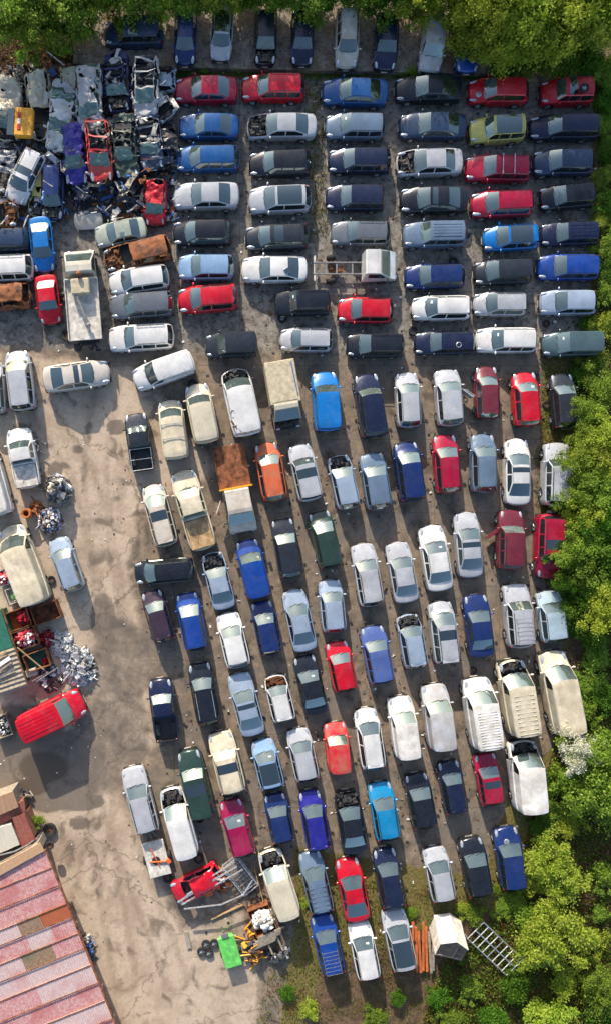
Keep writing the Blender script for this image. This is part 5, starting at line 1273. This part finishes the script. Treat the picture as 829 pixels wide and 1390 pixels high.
# raised slab of the top row
w0, w1 = P(215, 91, .45), P(700, 101, .45); mb = prism([(P(100, -60, .45)[0], 45), (P(100, 88, .45)[0], P(100, 86, .45)[1]), w0, w1, (w1[0], 45)], -.1, .45)
m, t, b = nmat('slab_surface'); co = coords(t, False)
c_ = mixc(t, ramp(t, noise(t, co, 1.6, 6, .7), .38, .62), (.15, .12, .095), (.34, .29, .235)); c_ = mixc(t, ramp(t, noise(t, co, 5, 5, .75), .52, .62, 0, .8), c_, (.06, .05, .035)); c_ = mixc(t, ramp(t, noise(t, co, .5, 3), .52, .62, 0, .5), c_, (.22, .13, .06))
t.links.new(c_, b.inputs['Base Color']); b.inputs['Roughness'].default_value = .9; M['slab_surface'] = m
tag(new_obj('terrace_ground', mb.mesh('terrace_ground', smooth=False), None, 'slab_surface'), kind='structure')
# lattice deck at the north-west corner: dark brown mesh net over earth
def scatter_bits(name, label, cat, n, mats, seed, region, size, z=.02, kind='stuff'):
    rr = random.Random(seed); V_, F_, MI = [], [], []
    for i in range(n):
        x, y = region(rr); p = P(x, y, 0); s = size * rr.uniform(.3, 1.6) ; an = rr.uniform(0, 3.14); k = rr.randrange(len(mats))
        m_ = MB(); m_.box((p[0], p[1], z + s * .1), (s, s * rr.uniform(.15, .8), s * .2), an); o0 = len(V_); V_ += m_.v; F_ += [tuple(q + o0 for q in f) for f in m_.f]; MI += [k] * 6
    me = bpy.data.meshes.new(name); me.from_pydata(V_, [], F_)
    for x in mats: me.materials.append(M[x])
    me.polygons.foreach_set('material_index', MI); me.update(); o = bpy.data.objects.new(name, me); C.objects.link(o); tag(o, label, cat, None, kind)
def reg_rows(rr):
    while True:
        x, y = rr.uniform(225, 815), rr.uniform(95, 1290)
        if y < 490 or x > 190 + max(0, (y - 600) * .12): return x, y
scatter_bits('litter', 'small broken plastic, glass and metal bits on the ground between the cars', 'litter', 2600, ['paper', 'dark_scrap', 'grey_scrap', 'rust', 'dark_scrap', 'wood_old'], 5, reg_rows, .13)
rr = random.Random(44); V_, F_, MI = [], [], []; tmats = ['white_dirty', 'steel', 'white_dirty', 'cream_dirty', 'grey_scrap', 'blue_scrap', 'aluminium', 'rust', 'rust']
for i in range(210):
    x, y = rr.uniform(0, 240), rr.uniform(90, 300)
    if x > 205 and y < 90 or (x > 60 and x < 110 and y > 255): continue
    zc = rr.uniform(.35, 1.0) + (.9 if rr.random() < .35 else 0); p = P(x, y, zc); L_ = rr.uniform(.25, 1.1); W_ = rr.uniform(.10, .45); an = rr.uniform(0, 3.14); tl = rr.uniform(-.7, .7); cv = rr.uniform(-.5, .5)
    if rr.random() < .4: m_ = MB(); m_.tube((p[0], p[1], zc), (p[0] + L_ * math.cos(an), p[1] + L_ * math.sin(an), zc + rr.uniform(-.2, .3)), rr.uniform(.015, .04), 5)
    else:
        m_ = MB(); vs = []
        for a in range(5):
            for b_ in (-1, 1):
                u = (a / 4 - .5) * L_; vv = b_ * W_ / 2 * (1 - .3 * rr.random()); vs.append((p[0] + u * math.cos(an) - vv * math.sin(an), p[1] + u * math.sin(an) + vv * math.cos(an), zc + u * tl * .5 + cv * u * u * 2 + b_ * .06 * math.sin(a * 2 + i)))
        k2 = len(vs); vs += [(q[0], q[1], q[2] - .012) for q in vs]
        m_.add(vs, [(2 * a, 2 * a + 2, 2 * a + 3, 2 * a + 1) for a in range(4)] + [(k2 + 2 * a + 1, k2 + 2 * a + 3, k2 + 2 * a + 2, k2 + 2 * a) for a in range(4)])
    o0 = len(V_); V_ += m_.v; F_ += [tuple(q + o0 for q in f) for f in m_.f]; MI += [rr.randrange(len(tmats))] * len(m_.f)
me = bpy.data.meshes.new('torn_metal'); me.from_pydata(V_, [], F_)
for x in tmats: me.materials.append(M[x])
me.polygons.foreach_set('material_index', MI); me.update(); tag(new_obj('torn_metal', me), 'torn sheet metal, struts and trim tangled over the crushed cars', 'scrap', None, 'stuff')
def reg_heap(rr): return rr.gauss(110, 80), rr.gauss(190, 75)
scatter_bits('debris', 'twisted panels and plastic filling the gaps of the crushed car heap', 'debris', 1500, ['grey_scrap', 'dark_scrap', 'white_dirty', 'steel', 'blue_scrap', 'dark_scrap', 'rust'], 6, lambda rr: (rr.uniform(0, 240), rr.uniform(92, 300)), .36, .22)
scatter_bits('yard_litter', 'stray chips and scraps on the open concrete', 'litter', 260, ['paper', 'dark_scrap', 'rust'], 8, lambda rr: (rr.uniform(0, 230), rr.uniform(440, 1290)), .08)

# ------------------------------------------------------------------ vegetation
def leaf_quads(centres, size, rs, up=.6):
    n = len(centres); nrm = rs.normal(size=(n, 3)); nrm[:, 2] = np.abs(nrm[:, 2]) + up; nrm /= np.linalg.norm(nrm, axis=1)[:, None]
    a = np.cross(nrm, rs.normal(size=(n, 3))); a /= np.linalg.norm(a, axis=1)[:, None] + 1e-9; b_ = np.cross(nrm, a)
    s_ = (size * rs.uniform(.55, 1.4, n))[:, None]; a *= s_; b_ *= s_ * .62
    vs = np.stack([centres - a, centres - b_ * .9 + a * .1, centres + a, centres + b_], 1).reshape(-1, 3)
    return vs, np.arange(n * 4).reshape(n, 4)
def crown_mesh(name, rx, ry, rz_, nclump, nleaf, size, seed, spread=.26, mat='leaf_fresh', hollow=.45):
    rs = np.random.default_rng(seed); cs = []
    d = rs.normal(size=(nclump, 3)); d /= np.linalg.norm(d, axis=1)[:, None]; rad = rs.uniform(hollow, 1.0, nclump) ** .7
    lob = 1 + .36 * np.sin(3 * np.arctan2(d[:, 1], d[:, 0]) + seed) + .16 * np.sin(7 * np.arctan2(d[:, 1], d[:, 0]) + seed * 2)
    c = d * (rad * lob)[:, None] * np.array([rx, ry, rz_]); c[:, 2] += rz_
    cr = rs.uniform(.5, 1.3, nclump) * spread * min(rx, ry)
    k = nleaf // nclump
    for i in range(nclump):
        q = rs.normal(size=(k, 3)); q *= (cr[i] * .55); q[:, 2] *= .6; cs.append(c[i] + q)
    cs = np.concatenate(cs); cs = cs[cs[:, 2] > .03]
    vs, fs = leaf_quads(cs, size, rs); me = np_mesh(name, vs, fs); me.materials.append(M[mat]); return me, c
def trunk_mesh(cl, h0, r, seed):
    rr = random.Random(seed); m_ = MB(); m_.tube((0, 0, -.1), (0.05, 0.03, h0), r, 8, r * .65)
    for i in range(0, len(cl), max(1, len(cl) // 16)):
        p = cl[i]; mid = Vector((p[0] * .45, p[1] * .45, h0 + (p[2]) * .35)); m_.tube((0.05, .03, h0 * .9), mid, r * .4, 5, r * .22); m_.tube(mid, (p[0], p[1], h0 + p[2]), r * .22, 4, r * .06)
    return m_.mesh('trunk')
KINDS = {}
for nm, mat, sd in (('fresh', 'leaf_fresh', 1), ('fresh2', 'leaf_fresh', 2), ('yellow', 'leaf_yellow', 3), ('dark', 'leaf_dark', 4), ('pale', 'leaf_pale', 5), ('blossom', 'blossom', 6)):
    me, cl = crown_mesh('crown', 2.2, 2.2, 1.5, 64, 10500, .09, sd, .23, mat)
    KINDS[nm] = (me, trunk_mesh(cl, .9, .13, sd))
for nm, mat, sd in (('shrub', 'leaf_fresh', 11), ('shrub2', 'leaf_yellow', 12), ('shrub3', 'leaf_dark', 13), ('shrubp', 'leaf_pale', 14)):
    me, cl = crown_mesh('foliage', 1.0, 1.0, .7, 34, 3600, .065, sd, .30, mat, .2)
    KINDS[nm] = (me, trunk_mesh(cl, .15, .05, sd))
DESC = dict(fresh='bright green leafy tree', fresh2='fresh green spreading tree', yellow='yellow green leafy tree', dark='dark green tree', pale='pale feathery green tree', blossom='white blossoming tree',
            shrub='low green shrub', shrub2='yellow green shrub', shrub3='dark green shrub', shrubp='pale green shrub')
def near_text(x, y):
    d = sorted(VEH, key=lambda v_: (v_[1] - x) ** 2 + (v_[2] - y) ** 2)[0]
    return d
TREEN = {}
def veg(kind, px_, py_, rad, hgt, trunk=None, label=None):
    """crown centre seen at photo pixel px_,py_"""
    small = kind.startswith('shrub'); base_r, base_h = (1.0, 1.4) if small else (2.2, 3.0)
    tr = .15 if small else .9
    s_ = rad / base_r; sz = hgt / (base_h + tr); zc = hgt * .62
    x, y = P(px_, py_, zc); me, tk = KINDS[kind]; rr = random.Random(int(px_ * 7 + py_ * 13))
    r = empty('shrub' if small else 'tree', (x, y, 0), rr.uniform(0, 6.28), (s_, s_, sz))
    c = new_obj('foliage' if small else 'crown', me, r); c.location = (0, 0, tr)
    new_obj('stem' if small else 'trunk', tk, r, 'bark')
    d = near_text(x, y); key = (DESC[kind], d[0], d[4])
    dx, dy = x - d[1], y - d[2]
    dr = 'east of' if dx > abs(dy) else 'west of' if -dx > abs(dy) else 'above' if dy > 0 else 'below'
    sz_w = 'big' if rad > (2.6 if not small else 1.3) else 'small' if rad < (1.7 if not small else .8) else 'middle-sized'
    rown = ''
    lab = label or f'{sz_w} {DESC[kind]} {dr} the {d[0]}, {d[8]}'
    for w_ in (' leafy', ' spreading', ', outside the rows', ' feathery', 'middle-sized ', ' from the trees'):
        if len(lab.split()) > 12: lab = lab.replace(w_, '')
    if lab in ALLLAB:
        for q_ in ('second one out', 'third one out', 'outermost one', 'over its neighbours', 'set further back', 'tucked between others'):
            if f'{lab}, {q_}' not in ALLLAB: lab = f'{lab}, {q_}'; break
    TREEN[lab] = TREEN.get(lab, 0) + 1
    if lab in ALLLAB: print('DUPVEG', lab, px_, py_)
    ALLLAB.add(lab); tag(r, lab, 'shrub' if small else 'tree', 'shrubs growing round the yard' if small else 'trees round the yard')
# top canopy (crowns seen from above)
for i, (k, x, y, r_, h_) in enumerate([
    ('fresh', 20, 12, 2.4, 5.5), ('fresh2', 62, 22, 1.9, 5), ('fresh2', 46, -12, 2.6, 5.0), ('fresh', 115, -4, 1.8, 4.6), ('fresh2', 150, -4, 1.2, 3.6), ('fresh', 190, -14, 1.5, 4.2), ('yellow', 222, -6, 1.1, 3.6), ('shrub', 167, 42, .55, 2.3), ('fresh', 90, -16, 2.4, 4.6), ('fresh', 165, -34, 2.2, 4.4),
    ('fresh2', 262, -14, 1.3, 3.4), ('fresh', 300, -18, 1.8, 4.4), ('yellow', 338, -14, 1.2, 3.4), ('fresh', 378, -9, 1.2, 3.4), ('fresh2', 412, -8, 1.1, 3.2), ('dark', 440, -14, 1.4, 3.8), ('fresh', 240, -24, 2.2, 4.0), ('dark', 340, -36, 2.4, 4.0), ('fresh', 430, -32, 2.2, 4.0), ('dark', 505, -30, 2.2, 4.0),
    ('fresh2', 480, -12, 1.3, 3.4), ('dark', 516, -12, 1.3, 3.6), ('fresh', 552, -9, 1.4, 3.8), ('fresh2', 580, -10, 1.4, 4), ('yellow', 624, 16, 1.4, 4.2), ('yellow', 650, 38, 1.8, 4.6), ('yellow', 662, 8, 2.3, 5.2), ('yellow', 700, 48, 1.9, 4.4), ('yellow', 712, 14, 2.5, 5.4), ('yellow', 752, 34, 2.1, 5), ('yellow', 770, 6, 2.4, 5.4), ('fresh', 808, 28, 1.9, 4.6), ('yellow', 826, 2, 2.3, 5.2),
    ('yellow', 590, -30, 2.4, 4.6), ('yellow', 680, -24, 2.6, 5.0), ('yellow', 775, -24, 2.6, 5.0), ('shrub3', 688, 78, 1.2, 1.6), ('shrub', 714, 84, 1.1, 1.6), ('shrub3', 742, 74, 1.2, 1.6), ('shrub', 634, 58, 1.0, 2.8),
    ('shrub', 770, 86, 1.2, 1.4), ('shrub3', 800, 78, 1.3, 1.8), ('shrub', 824, 100, 1.2, 1.4), ('shrub', 276, 92, .35, .5), ('shrub', 322, 90, .4, .5), ('shrub', 564, 96, .55, .7), ('shrub', 541, 94, .4, .5), ('shrub', 452, 92, .3, .4), ('shrub', 657, 91, .4, .5)]):
    veg(k, x, y, r_, h_)
# east edge
for k, x, y, r_, h_ in [
    ('shrub3', 826, 135, 1.0, 1.2), ('shrub', 818, 170, .9, 1.1), ('shrub3', 825, 205, .9, 1.0), ('shrub', 815, 240, .8, .9), ('shrub3', 826, 275, 1.0, 1.1), ('shrub2', 818, 300, .8, .9), ('shrub', 826, 335, 1.0, 1.1), ('shrub3', 824, 370, .9, 1.0), ('shrub', 822, 400, .9, 1.1), ('shrub2', 820, 440, 1.0, 1.1), ('shrub3', 795, 440, .6, .6),
    ('shrub', 805, 495, 1.0, 1.1), ('shrub3', 790, 508, .8, 1.0), ('fresh', 820, 530, 1.4, 2.2), ('fresh2', 798, 560, 1.2, 2.2), ('yellow', 812, 590, 1.5, 2.6), ('fresh', 790, 602, 1.2, 2.4), ('fresh', 792, 640, 1.5, 3.0), ('yellow', 818, 628, 1.5, 2.8), ('fresh2', 780, 672, 1.1, 3.0), ('fresh', 812, 672, 1.5, 3.2), ('yellow', 786, 700, 1.2, 2.8), ('dark', 816, 706, 1.5, 3),
    ('fresh2', 774, 748, 1.2, 3.0), ('fresh', 800, 738, 1.4, 2.9), ('dark', 822, 752, 1.4, 2.8), ('fresh', 792, 776, 1.4, 2.7), ('dark', 768, 792, .9, 1.9), ('fresh2', 820, 792, 1.2, 2.6), ('yellow', 822, 832, 1.5, 3.4), ('dark', 788, 816, 1.2, 2.0), ('dark', 804, 858, 1.1, 1.8), ('shrub3', 782, 850, .9, 1.2), ('shrub', 812, 892, 1.1, 1.2), ('shrub', 800, 930, 1.0, 1.1), ('shrub3', 822, 945, 1.0, 1.2), ('shrub', 795, 965, 1.0, 1.1), ('shrub2', 775, 1000, .8, 1.1),
    ('blossom', 782, 1018, 1.35, 3.1), ('fresh', 808, 1032, 2.1, 3.3), ('fresh2', 814, 1078, 2.1, 3.2), ('fresh', 788, 1062, 1.5, 2.8), ('shrub3', 752, 1060, .9, 1.0), ('shrub', 748, 1100, .9, 1.0), ('shrub3', 730, 1122, .8, .9), ('shrub2', 775, 1120, 1.0, 1.2),
    ('pale', 748, 1168, 1.7, 2.2), ('pale', 766, 1196, 1.5, 2.0), ('shrub2', 728, 1200, .9, 1.2), ('shrub', 824, 1192, 1.0, 1.3), ('shrub', 815, 1240, .6, .8), ('shrub', 700, 1222, .8, .8), ('shrub', 716, 1244, 1.0, 1.0),
    ('pale', 752, 1272, 2.2, 3.0), ('pale', 728, 1290, 1.5, 2.2), ('shrub2', 806, 1280, 1.0, 1.2), ('shrub2', 770, 1335, 1.2, 1.4), ('fresh2', 822, 1345, 1.5, 2.4), ('shrub3', 700, 1345, 1.1, 1.3), ('shrub', 640, 1345, .9, 1.0), ('shrub3', 590, 1355, .8, .9), ('shrub', 645, 1242, .7, .8), ('shrub2', 628, 1236, .6, .6), ('shrub', 672, 1208, .5, .5), ('shrub', 682, 1236, .7, .7),
    ('shrub3', 670, 1384, 1.1, 1.2), ('pale', 745, 1395, 1.7, 2.4), ('shrub3', 822, 1394, 1.4, 1.8), ('shrub', 612, 1388, .9, 1.0), ('shrub3', 540, 1358, .6, .7), ('shrub', 508, 1382, .8, .8), ('shrub2', 420, 1372, .7, .7), ('shrub3', 388, 1350, .6, .6),
    ('shrub', 52, 1115, .42, .9), ('shrub', 556, 1240, .5, .4), ('shrub2', 415, 1226, .4, .3)]:
    veg(k, x, y, r_, h_)
# ground cover
def cover(name, label, cat, mat, n, poly, size, seed, hmax=.25, clump=.35):
    rs = np.random.default_rng(seed); pts = []; bb = np.array(poly); lo, hi = bb.min(0), bb.max(0)
    while sum(len(q) for q in pts) < n:
        c = rs.uniform(lo, hi, size=(n // 8 + 50, 2)); k = rs.integers(4, 26, len(c)); c = np.repeat(c, k, 0) + rs.normal(size=(k.sum(), 2)) * clump * S
        c = c[poly_sd(c[:, 0], c[:, 1], poly) < 0]; pts.append(c)
    q = np.concatenate(pts)[:n]; X = (q[:, 0] - 414.5) / S; Y = (695 - q[:, 1]) / S; Z = rs.uniform(.03, hmax, n)
    vs, fs = leaf_quads(np.stack([X, Y, Z], 1), size, rs, .4); me = np_mesh(name, vs, fs)
    tag(new_obj(name, me, None, mat), label, cat, None, 'stuff')
EAST = [(780, 95), (850, 70), (850, 1420), (560, 1420), (600, 1300), (690, 1225), (722, 1100), (755, 1000), (790, 880), (775, 790), (775, 620), (785, 500), (812, 480), (815, 330), (808, 110)]
cover('ground_weeds', 'mixed green weeds covering the bank east of the cars', 'weeds', 'weeds', 46000, EAST, .075, 1)
cover('green_undergrowth', 'bright green undergrowth between the eastern shrubs', 'undergrowth', 'leaf_dark', 22000, EAST, .08, 2, .4, .6)
cover('dead_leaves', 'brown dead leaves and twigs on the eastern bank', 'leaf litter', 'dead_leaf', 42000, EAST, .07, 3, .14, .5)
cover('weed_tufts', 'weeds and moss between the lowest rows of cars', 'weeds', 'weeds', 12000, [(400, 1180), (560, 1200), (700, 1230), (620, 1420), (340, 1420), (380, 1240)], .05, 4, .12, .3)
cover('moss_tufts', 'small weeds growing along the terrace edge', 'weeds', 'leaf_dark', 5000, [(225, 92), (690, 98), (690, 116), (225, 106)], .05, 5, .15, .25)
cover('yard_weeds', 'weeds between the easternmost parked cars', 'weeds', 'weeds', 9000, [(725, 480), (790, 480), (780, 800), (740, 800), (725, 690)], .05, 6, .12, .25)
cover('gap_weeds', 'thin weeds in the gap between the two sideways blocks', 'weeds', 'weeds', 2500, [(410, 90), (436, 90), (445, 330), (420, 330)], .045, 7, .10, .25)
cover('bank_leaves', 'dead leaves and brown earth cover on the north-west bank', 'leaf litter', 'dead_leaf', 9000, [(-40, 30), (140, 40), (110, 85), (-40, 100)], .07, 8, .12, .4)
# fallen twigs on the eastern bank
rr = random.Random(12); m = MB()
for _ in range(900):
    while True:
        x, y = rr.uniform(740, 835), rr.uniform(100, 1300)
        if poly_sd(np.array([x]), np.array([y]), EAST)[0] < 0: break
    p = P(x, y, .2); a = rr.uniform(0, 3.14); l_ = rr.uniform(.2, .9); m.tube((p[0], p[1], rr.uniform(.05, .25)), (p[0] + l_ * math.cos(a), p[1] + l_ * math.sin(a), rr.uniform(.05, .4)), .012, 3)
o = new_obj('twigs', m.mesh('twigs', smooth=False), None, 'twig'); tag(o, 'bare twigs and brambles lying over the eastern bank', 'twigs', None, 'stuff')
# small digger arm at the north-west bank
r = empty('digging_tool', (0, 0, 0)); tag(r, 'yellow headed long steel bar lying on the bank above the heap', 'tool')
mm = MB(); mm.tube(px(61, 67, .9), px(88, 89, .6), .06, 6); part(r, 'bar', mm, 'aluminium'); q = px(58, 63, .9); mm = MB(); mm.box((q.x, q.y, .9), (.5, .35, .25), .5); part(r, 'head', mm, 'amber', bevel=.04)
print('objects', len(bpy.data.objects))
